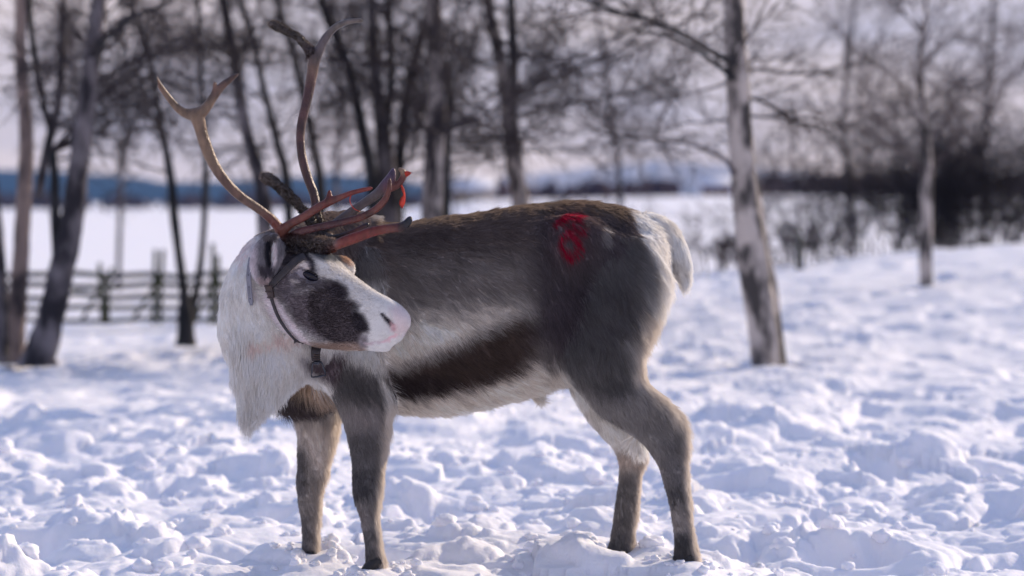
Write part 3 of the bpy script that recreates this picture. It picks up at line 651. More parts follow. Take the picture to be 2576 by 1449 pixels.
    d = np.min([line_d(u, v, s) for s in RED_STROKES], 0); w = (1 - sstep(3, 17, d + 5 * n2[mk])) * np.clip(0.82 + 0.5 * n2[mk] + 0.6 * n3[mk], 0.25, 1)
    w2 = (1 - sstep(10, 70, d)) * 0.10
    C[mk] = C[mk] * (1 - w[:, None]) + C_RED * w[:, None]; C[mk] = C[mk] * (1 - w2[:, None]) + np.array([.20, .03, .06]) * w2[:, None]
    # reddish smudges and mottling
    k = 1 + 0.16 * n1 + 0.14 * n2 + 0.16 * n3
    k = np.where(hd, 1 + 0.05 * n2 + 0.06 * n3, k)
    C[nh_all] = C[nh_all] * 1.3 * 0.76 + 0.24 * np.array([.29, .285, .28]); C[nh_all] = C[nh_all] * .45 + .55 * C[nh_all].mean(1, keepdims=True) * np.array([1.0, 1, .98])
    return np.clip(C * k[:, None], 0.01, 0.88)
# skin region for points: near joints use the id field, dithered so that regions melt together
M_SKIN = coat_mat("coat_skin"); M_FUR = coat_mat("fur_hair", transl=0.52)
def soft_pid(p):
    j = p + rng.normal(0, 0.010, p.shape) * np.array([1, .5, 1])
    i = np.clip(np.round((j - fb.lo) / fb.h).astype(int), 0, fb.n - 1)
    return fb.id[tuple(i.T)]
def blended(p, n):
    return sum(colour(p, soft_pid(p)) for _ in range(n)) / n
SKC = blended(V, 4)
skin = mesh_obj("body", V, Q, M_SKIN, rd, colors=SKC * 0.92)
bvh = BVHTree.FromPolygons([Vector(v) for v in V], Q.tolist())
CAMV = Vector((0, CAMY, CAMZ))
def surf(u, v):
    h = bvh.ray_cast(CAMV, ray(u, v)); return (None, None) if h[0] is None else (np.array(h[0]), np.array(h[1]))

# ---------------------------------------------------------------- fur
def tri_normals(V, Q):
    a, b, c, d = V[Q[:, 0]], V[Q[:, 1]], V[Q[:, 2]], V[Q[:, 3]]
    n = np.cross(c - a, d - b); ar = np.linalg.norm(n, axis=1) * 0.5; n /= np.maximum(2 * ar, 1e-12)[:, None]
    return n, ar
def norml(a): return a / (np.linalg.norm(a, axis=1, keepdims=True) + 1e-9)
def grow(name, parent, root, nrm, direc, length, col, rad, mat, curl=0.35, K=5, droop=0.3, liftk=0.42):
    """hair curves: root points, comb directions, lengths"""
    N = len(root); t = np.linspace(0, 1, K)
    d0 = norml(direc); fl = norml(rng.normal(0, 1, (N, 3)))
    lift = nrm * (liftk[:, None] if hasattr(liftk, 'shape') else liftk)
    pts = np.zeros((N, K, 3)); pts[:, 0] = root - nrm * 0.001
    cur = norml(d0 + lift)
    for k in range(1, K):
        pts[:, k] = pts[:, k - 1] + cur * (length / (K - 1))[:, None]
        cur = norml(cur + curl * fl * 0.35 + d0 * 0.25 + np.array([0, 0, -droop * 0.25]))
    hc = bpy.data.hair_curves.new(name); hc.add_curves([K] * N)
    hc.points.foreach_set('position', pts.reshape(-1).astype(np.float32))
    r = (rad[:, None] * np.array([1, .95, .8, .55, .12])[None, :K]).astype(np.float32)
    at = hc.attributes.get('radius') or hc.attributes.new('radius', 'FLOAT', 'POINT'); at.data.foreach_set('value', r.ravel())
    ca = hc.attributes.new('coat', 'FLOAT_COLOR', 'CURVE'); c4 = np.ones((N, 4), np.float32); c4[:, :3] = col; ca.data.foreach_set('color', c4.ravel())
    hc.materials.append(mat)
    o = bpy.data.objects.new(name, hc); COL.objects.link(o); o.parent = parent
    return o
FN, FA = tri_normals(V, Q)
FC = V[Q].mean(1); fpid = pid[Q[:, 0]]
dens = np.select([fpid == HEAD, fpid == NECK, fpid == BEARD, np.isin(fpid, (NF_, FF, NH, FH))], [3.6, 1.3, 1.5, 1.9], 1.25)
dens = dens * np.where(FC[:, 2] < -0.02, 0, 1) * np.where((FN[:, 1] > 0.5), 0.6, 1.0)
pr = FA * dens; NH_TOT = 330000
cnt = rng.poisson(pr / pr.sum() * NH_TOT); fi = np.repeat(np.arange(len(Q)), cnt); N = len(fi)
a = rng.random((N, 1)); b_ = rng.random((N, 1)); q = V[Q[fi]]
root = (q[:, 0] * (1 - a) + q[:, 1] * a) * (1 - b_) + (q[:, 3] * (1 - a) + q[:, 2] * a) * b_
nrm = FN[fi]; rp_ = fpid[fi]; spid = soft_pid(root)
comb = np.tile(np.array([0.75, 0.0, -0.55]), (N, 1))
def setc(m, c): comb[m] = c
su, sv = side_uv(root, 0.0)
setc(np.isin(rp_, (NH, FH)) | ((rp_ == BODY) & (su > 1350)), (0.45, 0, -0.85))
setc(np.isin(rp_, (NF_, FF)), (0.22, 0, -1.0)); setc(np.isin(rp_, (NF_, FF, NH, FH)) & (sv > 1120), (0.30, 0, -1.0))
setc(rp_ == NECK, (0.28, 0.0, -0.9)); setc(rp_ == BEARD, (0.0, 0, -1)); setc(rp_ == TAIL, (0.55, 0, -0.85)); setc(rp_ == BRISK, (0.35, 0, -0.9))
setc(rp_ == HEAD, -ax_s * 0.95 - ax_t * 0.25)
w = sstep(1580, 1680, su)[:, None] * ((rp_ == BODY) | (rp_ == TAIL))[:, None]
comb = comb * (1 - w) + np.array([0.5, 0, -0.9]) * w
fl = np.stack([noise3(root, 9, 21), noise3(root, 9, 22) * 0.6, noise3(root, 9, 23)], -1) * 0.55 + np.stack([noise3(root, 38, 24), noise3(root, 38, 25), noise3(root, 38, 26)], -1) * 0.45
comb = comb + fl * np.select([rp_ == HEAD, rp_ == NECK, rp_ == BODY], [.3, .25, .6], .7)[:, None]
comb = comb - nrm * (comb * nrm).sum(1, keepdims=True)
ln = np.select([rp_ == HEAD, rp_ == NECK, rp_ == BEARD, rp_ == TAIL, rp_ == BRISK, np.isin(rp_, (NF_, FF, NH, FH))], [.009, .024, .050, .030, .05, .020], .027)
s_h, t_h, d_h = head_frame(root); hm = rp_ == HEAD
ln[hm] = np.interp(s_h[hm], [0, 120, 250, 330], [.016, .010, .008, .0040])
legs = np.isin(rp_, (NF_, FF, NH, FH)); ln[legs] = np.interp(sv[legs], [900, 1050, 1150, 1400], [.032, .024, .017, .018])
ln[legs & (nrm[:, 0] > 0.35)] *= 1.5
bel = (rp_ == BODY) & (nrm[:, 2] < -0.5); ln[bel] = .038
ln = ln * (0.6 + 0.8 * rng.random(N)) * (1 + 0.25 * noise3(root, 30, 41))
# nothing grows over the eye
col = colour(root, spid)
wh = (rp_ == NECK) | (rp_ == BEARD) | (rp_ == TAIL)
col = np.clip(col * (1 + np.where(wh, .12, .46)[:, None] * (rng.random((N, 1)) - 0.5)), 0.01, 0.90)
# rear edges of legs, thighs, rump: cream coat fringe lightened to paint a backlit rim
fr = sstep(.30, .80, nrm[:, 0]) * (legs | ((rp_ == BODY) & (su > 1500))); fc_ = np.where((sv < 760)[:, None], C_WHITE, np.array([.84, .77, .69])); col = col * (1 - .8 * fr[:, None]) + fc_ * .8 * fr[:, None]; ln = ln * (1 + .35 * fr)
lk = np.where(wh, .16, .42)
rad = np.full(N, 0.00062); rad[hm] = 0.00048; rad[(rp_ == NECK) | (rp_ == BEARD)] = .0008; rad[legs] = 0.0005
eye_c, eye_n = surf(781, 693)
EN = norml((eye_n * 0.5 + ax_d * 0.7)[None])[0]; E1 = norml((ax_s - EN * (ax_s @ EN))[None])[0]; E1 = E1; E2 = np.cross(EN, E1); E2 = E2 if E2[2] > 0 else -E2
keepm = (((root - eye_c) @ E1 / .034) ** 2 + ((root - eye_c) @ E2 / .0145) ** 2 > 1) | (np.linalg.norm(root - eye_c, axis=1) > .05)
root, nrm, comb, ln, col, rad, lk = [z[keepm] for z in (root, nrm, comb, ln, col, rad, lk)]
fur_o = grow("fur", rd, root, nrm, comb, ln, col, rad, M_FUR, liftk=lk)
# long hanging throat mane and tail hair
def long_hair(sel, n, lo, hi, dr, rad_, pid_col=None, name="mane"):
    idx = np.flatnonzero(sel); p_ = FA[idx] / FA[idx].sum(); k = rng.choice(idx, n, p=p_)
    r0 = FC[k] + rng.normal(0, .002, (n, 3)); nn = FN[k]
    d_ = np.tile(np.array(dr, float), (n, 1)) + np.stack([noise3(r0, 16, 31), noise3(r0, 16, 32), 0 * r0[:, 0]], -1) * 0.22 + rng.normal(0, .03, (n, 3))
    L_ = lo + (hi - lo) * rng.random(n) ** 1.3
    if name == "throat_mane":
        uu = side_uv(r0, -.3)[0]; L_ = L_ * np.interp(uu, [590, 620, 650, 700, 780], [1.0, .95, .55, .38, .30]) * np.interp(side_uv(r0, -.3)[1], [770, 900, 980], [.55, .85, 1.0])
    c_ = np.clip(colour(r0, fpid[k]) * (0.94 + 0.14 * rng.random((n, 1))), 0, .88)
    return grow(name, rd, r0, nn * 0.25, d_, L_, c_, np.full(n, rad_), M_FUR, curl=0.12, droop=0.8)
fu, fv = side_uv(FC, -0.3)
long_hair(((fpid == BEARD) | ((fpid == NECK) & (fv > 770 + 110 * rng.random(len(fv))))) & (fu < 790) & (fu > 585), 26000, .03, .075, (-0.03, 0, -1), .0006, name="throat_mane")
tu, tv = side_uv(FC, 0.0)
long_hair((fpid == TAIL) & (tv > 560) & (tu > 1655), 7000, .03, .062, (0.22, 0, -1), .0006, name="tail_hair")
# ---------------------------------------------------------------- antlers
def s_(c, k=0.95): return np.clip(srgb(c) * k, 0, 0.8)
TAN, BRN, RBR, DRED, RED_, DRK, VEL, GRY, PUR, MAR = [s_(c) for c in ((116, 94, 76), (96, 72, 60), (96, 52, 44), (70, 38, 38), (108, 44, 36), (30, 29, 38), (104, 94, 88), (88, 78, 78), (74, 56, 76), (74, 48, 46))]
BLK = s_((26, 22, 26))
def antler(name, lo, hi, chains, label, velvet=()):
    f = Field(lo, hi, 0.003); segs = []
    for n, (nodes, cols) in enumerate(chains):
        nodes = np.array(nodes, float); pts = P(nodes[:, 0], nodes[:, 1], nodes[:, 2]); r = 0.93 * nodes[:, 3] / FPX * (nodes[:, 2] - CAMY)
        f.chain(pts, r, 0.007, n + 1, sub=5)
        cc = np.array([cols[min(i * len(cols) // len(nodes), len(cols) - 1)] for i in range(len(nodes))])
        q = catmull(np.concatenate([pts, cc], 1), 8 * len(nodes)); segs.append((q[:, :3], q[:, 3:]))
    Va, Qa, ip = f.mesh(2)
    C = np.zeros((len(Va), 3)); W = np.zeros(len(Va)); vel = np.zeros(len(Va))
    for n, (q, c) in enumerate(segs):
        d = np.full(len(Va), 9.0); cc = np.zeros((len(Va), 3))
        for i in range(len(q)):
            dd = np.linalg.norm(Va - q[i], axis=1); m = dd < d; d[m] = dd[m]; cc[m] = c[i]
        w = 1 / (d ** 4 + 1e-12); C += cc * w[:, None]; W += w
        if n in velvet: vel = np.maximum(vel, (ip == n + 1))
    C /= W[:, None]
    fn = 1 + 0.45 * noise3(Va, 22, 2) + 0.35 * noise3(Va * np.array([1, 1, .35]), 90, 3)
    C = np.clip(C * fn[:, None], 0.005, 0.8)
    # knobbly velvet
    if len(velvet):
        nq, _ = tri_normals(Va, Qa); vn = np.zeros_like(Va)
        for k in range(4): np.add.at(vn, Qa[:, k], nq)
        vn = norml(vn); Va = Va + vn * (vel * (0.0035 * noise3(Va, 60, 5) + 0.002 * noise3(Va, 140, 6)))[:, None]
    m, nt, o = new_mat(name + "_bone")
    b = nt.nodes.new("ShaderNodeBsdfPrincipled"); a = nt.nodes.new("ShaderNodeAttribute"); a.attribute_name = 'coat'
    nt.links.new(a.outputs['Color'], b.inputs['Base Color']); nt.links.new(b.outputs[0], o.inputs[0]); b.inputs['Roughness'].default_value = 0.42
    b.inputs['Specular IOR Level'].default_value = 0.45
    tcn = nt.nodes.new("ShaderNodeTexCoord"); n2 = nt.nodes.new("ShaderNodeTexNoise"); n2.inputs['Scale'].default_value = 90; n2.inputs['Detail'].default_value = 5
    bp = nt.nodes.new("ShaderNodeBump"); bp.inputs['Strength'].default_value = 0.9; bp.inputs['Distance'].default_value = 0.005
    nt.links.new(tcn.outputs['Object'], n2.inputs['Vector']); nt.links.new(n2.outputs['Fac'], bp.inputs['Height']); nt.links.new(bp.outputs[0], b.inputs['Normal'])
    o = mesh_obj(name, Va, Qa, m, rd, colors=C); o['label'] = label
    if len(velvet):
        nq, ar = tri_normals(Va, Qa); sel = np.flatnonzero(vel[Qa[:, 0]] > 0.5)
        k = rng.choice(sel, 16000, p=ar[sel] / ar[sel].sum()); r0 = Va[Qa[k]].mean(1) + rng.normal(0, .001, (16000, 3))
        cc = np.clip(C[Qa[k, 0]] * (0.7 + 0.9 * rng.random((16000, 1))), 0, .7)
        grow("velvet_fuzz", o, r0, nq[k], norml(rng.normal(0, 1, (16000, 3)) + nq[k]), .003 + .006 * rng.random(16000), cc, np.full(16000, .0004), M_FUR, K=5)
    return o
near_ch = [
    ([(718, 622, -.46, 12), (712, 600, -.46, 12), (702, 575, -.47, 11), (685, 553, -.48, 11), (650, 525, -.50, 10.5), (600, 490, -.53, 11.5), (562, 450, -.55, 12), (535, 408, -.57, 13), (518, 368, -.58, 14), (506, 330, -.59, 14), (498, 300, -.60, 16), (490, 286, -.60, 15)], [RBR, RBR, RBR, BRN, BRN, TAN, TAN, TAN, TAN]),
    ([(490, 288, -.60, 14), (467, 285, -.60, 10), (445, 270, -.61, 8), (420, 240, -.62, 6.5), (400, 212, -.63, 5), (388, 190, -.64, 3.6), (379, 174, -.64, 2.2)], [TAN, TAN, BRN, DRED]),
    ([(494, 290, -.60, 15), (514, 276, -.60, 12), (535, 247, -.59, 9.5), (555, 220, -.58, 8), (575, 203, -.57, 6), (599, 186, -.56, 2.6)], [TAN, TAN, BRN, BRN]),
    ([(540, 240, -.59, 7), (541, 225, -.59, 4), (540, 208, -.59, 2.2)], [BRN, BRN]),
    ([(708, 585, -.47, 11), (726, 566, -.48, 10), (765, 545, -.49, 9.5), (800, 522, -.5, 9.5), (832, 506, -.51, 8.5), (855, 497, -.51, 6), (882, 486, -.52, 5), (912, 478, -.53, 4), (936, 473, -.53, 2.6)], [RBR, RBR, RBR, RED_, RED_]),
    ([(822, 512, -.51, 7), (828, 498, -.51, 5), (829, 480, -.51, 2.4)], [RED_, RED_]),
    ([(735, 592, -.46, 10), (755, 583, -.48, 9), (800, 572, -.49, 8.5), (850, 561, -.5, 8.5), (900, 549, -.51, 8.5), (940, 530, -.52, 8), (965, 507, -.53, 7), (978, 478, -.54, 5), (980, 450, -.54, 3)], [DRED, DRED, RBR, RBR, DRED]),
    ([(812, 627, -.47, 11), (835, 620, -.47, 11), (865, 608, -.48, 12.5), (900, 596, -.49, 12.5), (940, 582, -.5, 11.5), (980, 575, -.51, 10), (1005, 572, -.51, 9.5), (1022, 563, -.52, 8), (1032, 549, -.52, 5)], [DRED, RED_, RED_, RED_, RED_, RBR, DRED, DRK, DRK]),
    ([(702, 615, -.45, 15), (730, 612, -.47, 20), (765, 612, -.475, 20), (800, 616, -.475, 18), (832, 620, -.47, 13)], [VEL * .55, VEL * .4, VEL * .6]),
    ([(722, 632, -.48, 14), (750, 636, -.485, 15), (785, 635, -.48, 14), (815, 630, -.475, 11)], [BLK * 2, BLK * 2]),
    ([(760, 600, -.47, 5), (790, 603, -.475, 5), (815, 604, -.475, 5), (838, 609, -.475, 4)], [VEL * 1.5, VEL * 1.5]),
]
antler("antler", (-0.99, -0.70, 0.86), (-0.24, -0.36, 1.60), near_ch, 'bare tan and red antler with a forked top, on the near side of the head', velvet=(8, 9, 10))
far_ch = [
    ([(796, 612, -.37, 24), (800, 590, -.35, 18), (800, 570, -.34, 15), (798, 545, -.33, 13)], [VEL * .6, VEL * .7]),
    ([(797, 535, -.33, 11), (790, 490, -.32, 10.5), (775, 450, -.31, 10.5), (762, 405, -.30, 10.5), (756, 360, -.29, 10), (758, 315, -.28, 10.5), (768, 270, -.27, 11), (778, 225, -.26, 12), (786, 180, -.25, 13), (790, 148, -.25, 14)], [MAR, MAR, MAR, MAR, MAR, BRN, BRN]),
    ([(790, 150, -.25, 13), (776, 122, -.25, 9), (755, 99, -.25, 7), (730, 82, -.25, 6.5), (705, 70, -.25, 7.5), (692, 64, -.25, 7.5), (683, 60, -.25, 5)], [GRY * .8, VEL * .45, VEL * .6, VEL]),
    ([(794, 147, -.25, 13), (806, 120, -.25, 10), (820, 94, -.25, 8.5), (842, 70, -.25, 7), (868, 57, -.25, 5.5), (892, 52, -.25, 4), (911, 52, -.25, 2.2)], [GRY, VEL, VEL]),
    ([(788, 565, -.36, 13), (768, 535, -.36, 9), (742, 507, -.36, 9.5), (717, 482, -.36, 10.5), (692, 461, -.36, 10.5), (672, 449, -.36, 10.5), (664, 446, -.36, 9)], [VEL * .35, VEL * .45, VEL * .5, VEL * .9, VEL]),
    ([(812, 592, -.34, 9), (840, 565, -.35, 9.5), (880, 535, -.36, 10), (920, 508, -.37, 10.5), (950, 487, -.38, 11.5), (972, 464, -.39, 13), (984, 446, -.40, 10), (990, 426, -.40, 3)], [GRY, GRY, GRY, PUR, PUR]),
    ([(978, 475, -.39, 9), (1000, 465, -.40, 7), (1013, 448, -.40, 6), (1016, 435, -.40, 5), (1005, 424, -.40, 3)], [RBR, TAN * 1.2]),
    ([(822, 600, -.40, 6.5), (850, 596, -.41, 6), (882, 586, -.42, 5.5), (908, 573, -.42, 4.5), (926, 564, -.42, 3.5)], [BLK, DRED, DRED, DRK]),
    ([(800, 590, -.37, 14), (820, 596, -.38, 9), (832, 592, -.38, 6)], [VEL * .6, VEL * 1.4]),
]
fa = antler("antler", (-0.84, -0.46, 0.90), (-0.26, -0.19, 1.68), far_ch, 'dark antler with shreds of furry velvet, on the far side of the head', velvet=(0, 2, 4, 8))
# torn strips of bloody velvet hanging at the tine tip
M_SHRED = principled("torn_velvet", tuple(s_((190, 62, 44), 1.3)), 0.5, 0.4, noise=(60, tuple(s_((120, 30, 30))), 0.4, 0.7))
def strip(nodes, name, th=0.0012):
    n = np.array(nodes, float); q = catmull(np.concatenate([P(n[:, 0], n[:, 1], n[:, 2]), (n[:, 3] / FPX * 7.0)[:, None]], 1), 6 * len(n))
    c = q[:, :3]; T = np.gradient(c, axis=0); T = norml(T); side = norml(np.cross(T, np.tile([0.25, 1.0, 0.1], (len(c), 1)))); nn = np.cross(T, side)
    w = q[:, 3:4]; V_ = np.stack([c - side * w, c + nn * th * 1.5, c + side * w, c - nn * th], 1).reshape(-1, 3)
    i = np.arange(len(c) - 1)[:, None] * 4; k = np.arange(4)[None]; F_ = np.stack([i + k, i + (k + 1) % 4, i + 4 + (k + 1) % 4, i + 4 + k], -1).reshape(-1, 4)
    return mesh_obj(name, V_, F_, M_SHRED, fa)
strip([(1016, 446, -.40, 3), (1022, 438, -.41, 7), (1029, 436, -.42, 5), (1035, 435, -.42, .8)], "velvet_strip")
strip([(1008, 464, -.40, 1.5), (1013, 475, -.41, 4), (1017, 490, -.41, 3), (1013, 503, -.41, 7), (1011, 513, -.41, 7), (1012, 524, -.41, 1)], "velvet_strip")
strip([(885, 486, -.52, 2), (880, 505, -.52, 1.2), (890, 524, -.50, 1.3), (905, 532, -.48, 1.2)], "velvet_strip")

# ---------------------------------------------------------------- eye
M_EYE = principled("eye_surface", (0.006, 0.005, 0.012), 0.12, 0.3)
M_LID = principled("eyelid_skin", (0.018, 0.015, 0.020), 0.5, 0.4)
v0, f0 = ico(4)
def eye(center):
    c = center + EN * .0045
    B_ = np.stack([E1, E2, EN])
    x = v0 * np.array([.0300, .0130, .0105])
    e = mesh_obj("eye", x @ B_ + c, f0, M_EYE, rd)
    th = np.linspace(0, 2 * np.pi, 49)[:-1]
    def lid(ax_, bx, lift, rad, nm, lo=0, hi=48):
        X_ = np.cos(th) * ax_; Y_ = np.sin(th) * bx - np.clip(np.cos(th) - .7, 0, 1) * .008
        ring = c + X_[:, None] * E1 + Y_[:, None] * E2 + EN * (lift - .005 * np.cos(th) ** 2)[:, None]
        ring = np.concatenate([ring, ring[:2]]); rr = np.full((1, len(ring)), rad)
        rr[0, :48] *= 1 + .35 * np.sin(th); rr[0, 48:] = rr[0, :2]
        mesh_obj(nm, *tubes(ring[None], rr, 10), M_LID, e)
    lid(.0305, .0134, .0048, .0028, "eyelid")
    q = catmull(np.array([c + E1 * .027 - E2 * .003 + EN * .002, c + E1 * .035 - E2 * .009 + EN * .001, c + E1 * .042 - E2 * .020 + EN * -.001]), 10)
    mesh_obj("tear_line", *tubes(q[None], np.linspace(.0026, .0010, 10)[None], 8), M_LID, e)
    # lashes
    N_ = 160; t_ = rng.uniform(.15 * np.pi, .85 * np.pi, N_); r0 = c + (np.cos(t_) * .028)[:, None] * E1 + (np.sin(t_) * .0125)[:, None] * E2 + EN * .005
    grow("eyelash", e, r0, np.tile(EN, (N_, 1)), np.tile(E2 * .3 + EN * .9 - E1 * .2, (N_, 1)) + rng.normal(0, .15, (N_, 3)), np.full(N_, .010), np.full((N_, 3), .012), np.full(N_, .0003), M_FUR)
    return e
eye(eye_c)
h2 = bvh.ray_cast(Vector(HP(110, 5, .25)), Vector(ax_d))
if h2[0]: 
    c2 = np.array(h2[0]); mesh_obj("eye", v0 * 0.0165 + c2 + ax_d * 0.009, f0, M_EYE, rd)

# ---------------------------------------------------------------- near ear: cupped, furred, tipped back
fe = Field((-0.82, -0.60, 0.80), (-0.58, -0.40, 1.08), 0.0028)
EY = -0.505
_fb = fb; 
def rot2(deg): a = R(deg); return np.array([[math.cos(a), 0, math.sin(a)], [0, 1, 0], [-math.sin(a), 0, math.cos(a)]])
fe.ell(P(668, 655, EY), (.041, .021, .064), .01, 1, rot2(-8))
fe.ell(P(697, 640, EY + .02), (.028, .020, .040), .012, 1, rot2(-10))
fe.ell(P(683, 640, EY - .022), (.011, .022, .040), .006, 1, rot2(-8), carve=True)
fe.chain([P(668, 600, EY - .004), P(682, 594, EY - .008), P(694, 603, EY - .010), P(695, 625, EY - .010), P(692, 650, EY - .006)], [.005, .0065, .007, .0075, .006], .006, 2)
Ve, Qe, ie = fe.mesh(2)
def ear_col(p):
    u, v = side_uv(p, EY); n2 = noise3(p, 70, 4); n3 = noise3(p * np.array([1, 1, .3]), 150, 5); u = u + 3 * n2; v = v + 6 * n3
    c = np.tile(fur((112, 110, 118)), (len(p), 1))
    for poly, colr, soft in [([(620, 590), (650, 590), (652, 690), (662, 720), (625, 710)], fur((156, 152, 160)), 8), ([(668, 592), (692, 590), (690, 640), (688, 680), (672, 680), (668, 630)], fur((34, 34, 42)), 6),
                             ([(684, 612), (697, 600), (700, 650), (688, 672), (682, 650)], fur((196, 190, 198)), 4), ([(706, 640), (722, 640), (716, 680), (700, 690)], fur((130, 126, 134)), 5),
                             ([(650, 660), (690, 668), (690, 690), (660, 695)], fur((70, 66, 74)), 7), ([(645, 695), (690, 695), (680, 715), (655, 715)], fur((140, 130, 134)), 6), ([(664, 588), (696, 588), (696, 602), (664, 602)], fur((84, 80, 84)), 4)]:
        w = 1 - sstep(-soft, soft, poly_sd(u, v, poly)); c = c * (1 - w[:, None]) + colr * w[:, None]
    return np.clip(c * (1 + .15 * n2 + .2 * n3)[:, None], .01, .88)
ear = mesh_obj("ear", Ve, Qe, M_SKIN, rd, colors=ear_col(Ve))
nq, ar = tri_normals(Ve, Qe); ne = 12000; k = rng.choice(len(Qe), ne, p=ar / ar.sum()); r0 = Ve[Qe[k]].mean(1) + rng.normal(0, .0008, (ne, 3))
dd = np.tile(np.array([-.15, 0, -1.0]), (ne, 1)) + rng.normal(0, .18, (ne, 3)); dd -= nq[k] * (dd * nq[k]).sum(1, keepdims=True)
grow("ear_fur", ear, r0, nq[k], dd, .006 + .012 * rng.random(ne), np.clip(ear_col(r0) * (.8 + .4 * rng.random((ne, 1))), 0, .88), np.full(ne, .00045), M_FUR)

# ---------------------------------------------------------------- halter
M_STRAP = principled("halter_leather", (0.020, 0.017, 0.021), 0.55, 0.45, noise=(40, (0.045, 0.035, 0.036), 0.4, 0.7), bump=(200, 0.3, 0.001))
M_BROWN = principled("brown_leather", (0.035, 0.020, 0.018), 0.45, 0.5, noise=(60, (0.065, 0.038, 0.032), 0.4, 0.7), bump=(160, 0.4, 0.001))
M_METAL = principled("dark_metal", (0.06, 0.065, 0.08), 0.35, 0.5, metal=0.9, bump=(150, 0.3, 0.001))
M_GREY = principled("grey_leather", (0.24, 0.24, 0.28), 0.6, 0.3, noise=(30, (0.15, 0.15, 0.18), 0.4, 0.7, (6, 6, 1)))
def ribbon(c, nn, w, th, name, mat, parent, closed=False):
    c = np.asarray(c); T = norml(np.gradient(c, axis=0)); nn = norml(nn - T * (nn * T).sum(1, keepdims=True)); sd = np.cross(T, nn); w = np.broadcast_to(np.asarray(w, float), (len(c),))[:, None]
    V_ = np.stack([c - sd * w - nn * th, c - sd * w * .96 + nn * th * .6, c - sd * w * .55 + nn * th, c + sd * w * .55 + nn * th, c + sd * w * .96 + nn * th * .6, c + sd * w - nn * th], 1); m = V_.shape[1]; V_ = V_.reshape(-1, 3)
    i = np.arange(len(c) - 1)[:, None] * m; k = np.arange(m)[None]; F_ = np.stack([i + k, i + (k + 1) % m, i + m + (k + 1) % m, i + m + k], -1).reshape(-1, 4)
    caps = np.array([[0, 1, 2, 3], [0, 3, 4, 5]]); e = (len(c) - 1) * m
    return mesh_obj(name, V_, [F_, caps[:, ::-1], caps + e], mat, parent)
def on_skin(pts, lift):
    q = catmull(np.array(pts, float), 14 * len(pts)); C_ = []; Nn = []
    for u, v in q:
        h, n = surf(u, v)
        if h is not None: C_.append(h); Nn.append(n if n @ np.array(ray(u, v)) < 0 else -n)
    C_ = np.array(C_); Nn = np.array(Nn)
    for _ in range(10):
        C_[1:-1] = C_[1:-1] * .5 + (C_[2:] + C_[:-2]) * .25; Nn[1:-1] = Nn[1:-1] * .5 + (Nn[2:] + Nn[:-2]) * .25
    return C_ + norml(Nn) * lift, norml(Nn)
def wrap_far(C_, Nn):
    """carry a strap round the hidden side of the head: mirror it through the head's middle plane and snap it to the coat"""
    d = (C_ - o_) @ ax_d; M_ = (C_ - 2 * d[:, None] * ax_d)[::-1]; Mn = (Nn - 2 * (Nn @ ax_d)[:, None] * ax_d)[::-1]
    return M_, Mn
halter = mesh_obj("halter", *tubes(np.array([[P(680, 716, -.50), P(680, 717, -.50)]]), np.full((1, 2), .001), 6), mat=M_STRAP, parent=rd)
LIFT = .0085
def strap_loop(pts, w, mat):
    a_, an = on_skin(pts, LIFT)
    b2, bn = wrap_far(a_, an)
    top = catmull(np.array([a_[0], (a_[0] + b2[-1]) / 2 + ax_t * .012, b2[-1]]), 10); bot = catmull(np.array([a_[-1], (a_[-1] + b2[0]) / 2 - ax_t * .012, b2[0]]), 10)
    ribbon(a_, an, w, .0018, "strap", mat, halter); ribbon(b2, bn, w, .0018, "strap", mat, halter)
strap_loop([(768, 646), (750, 655), (725, 676), (704, 697), (682, 718)], .0115, M_STRAP)
strap_loop([(686, 748), (694, 772), (704, 795), (720, 820), (742, 846), (762, 863)], .0050, M_STRAP)
a_, an = on_skin([(680, 718), (683, 732), (688, 748)], LIFT + .002); ribbon(a_, an, np.linspace(.0125, .009, len(a_)), .0045, "keeper", M_BROWN, halter)
Vt, Ft = tubes(np.stack([catmull(np.array([a_[i] + an[i] * .003 - np.cross(an[i], [0, 0, 1.]) * .012, a_[i] + an[i] * .006, a_[i] + an[i] * .003 + np.cross(an[i], [0, 0, 1.]) * .012]), 7) for i in (2, len(a_) // 2, len(a_) - 3)]), np.full((3, 7), .0022), 8)
mesh_obj("stitched_band", Vt, Ft, M_BROWN, halter)
# loose strap end behind the ear, with punched holes
pts = catmull(np.array([P(632, 648, -.47), P(626, 690, -.485), P(628, 735, -.48), P(632, 768, -.475)]), 24)
se = ribbon(pts, np.tile([-.45, -1.0, 0.0], (24, 1)), np.linspace(.0085, .0075, 24) * np.where(np.arange(24) > 21, .6, 1), .0016, "strap_end", M_GREY, halter)
for k in (3, 8, 13, 19):
    hv = v0 * np.array([.0017, .0025, .0017]) + pts[k] + norml(np.array([[-.45, -1., 0]]))[0] * .0015; mesh_obj("punched_hole", hv, f0, M_STRAP, se)
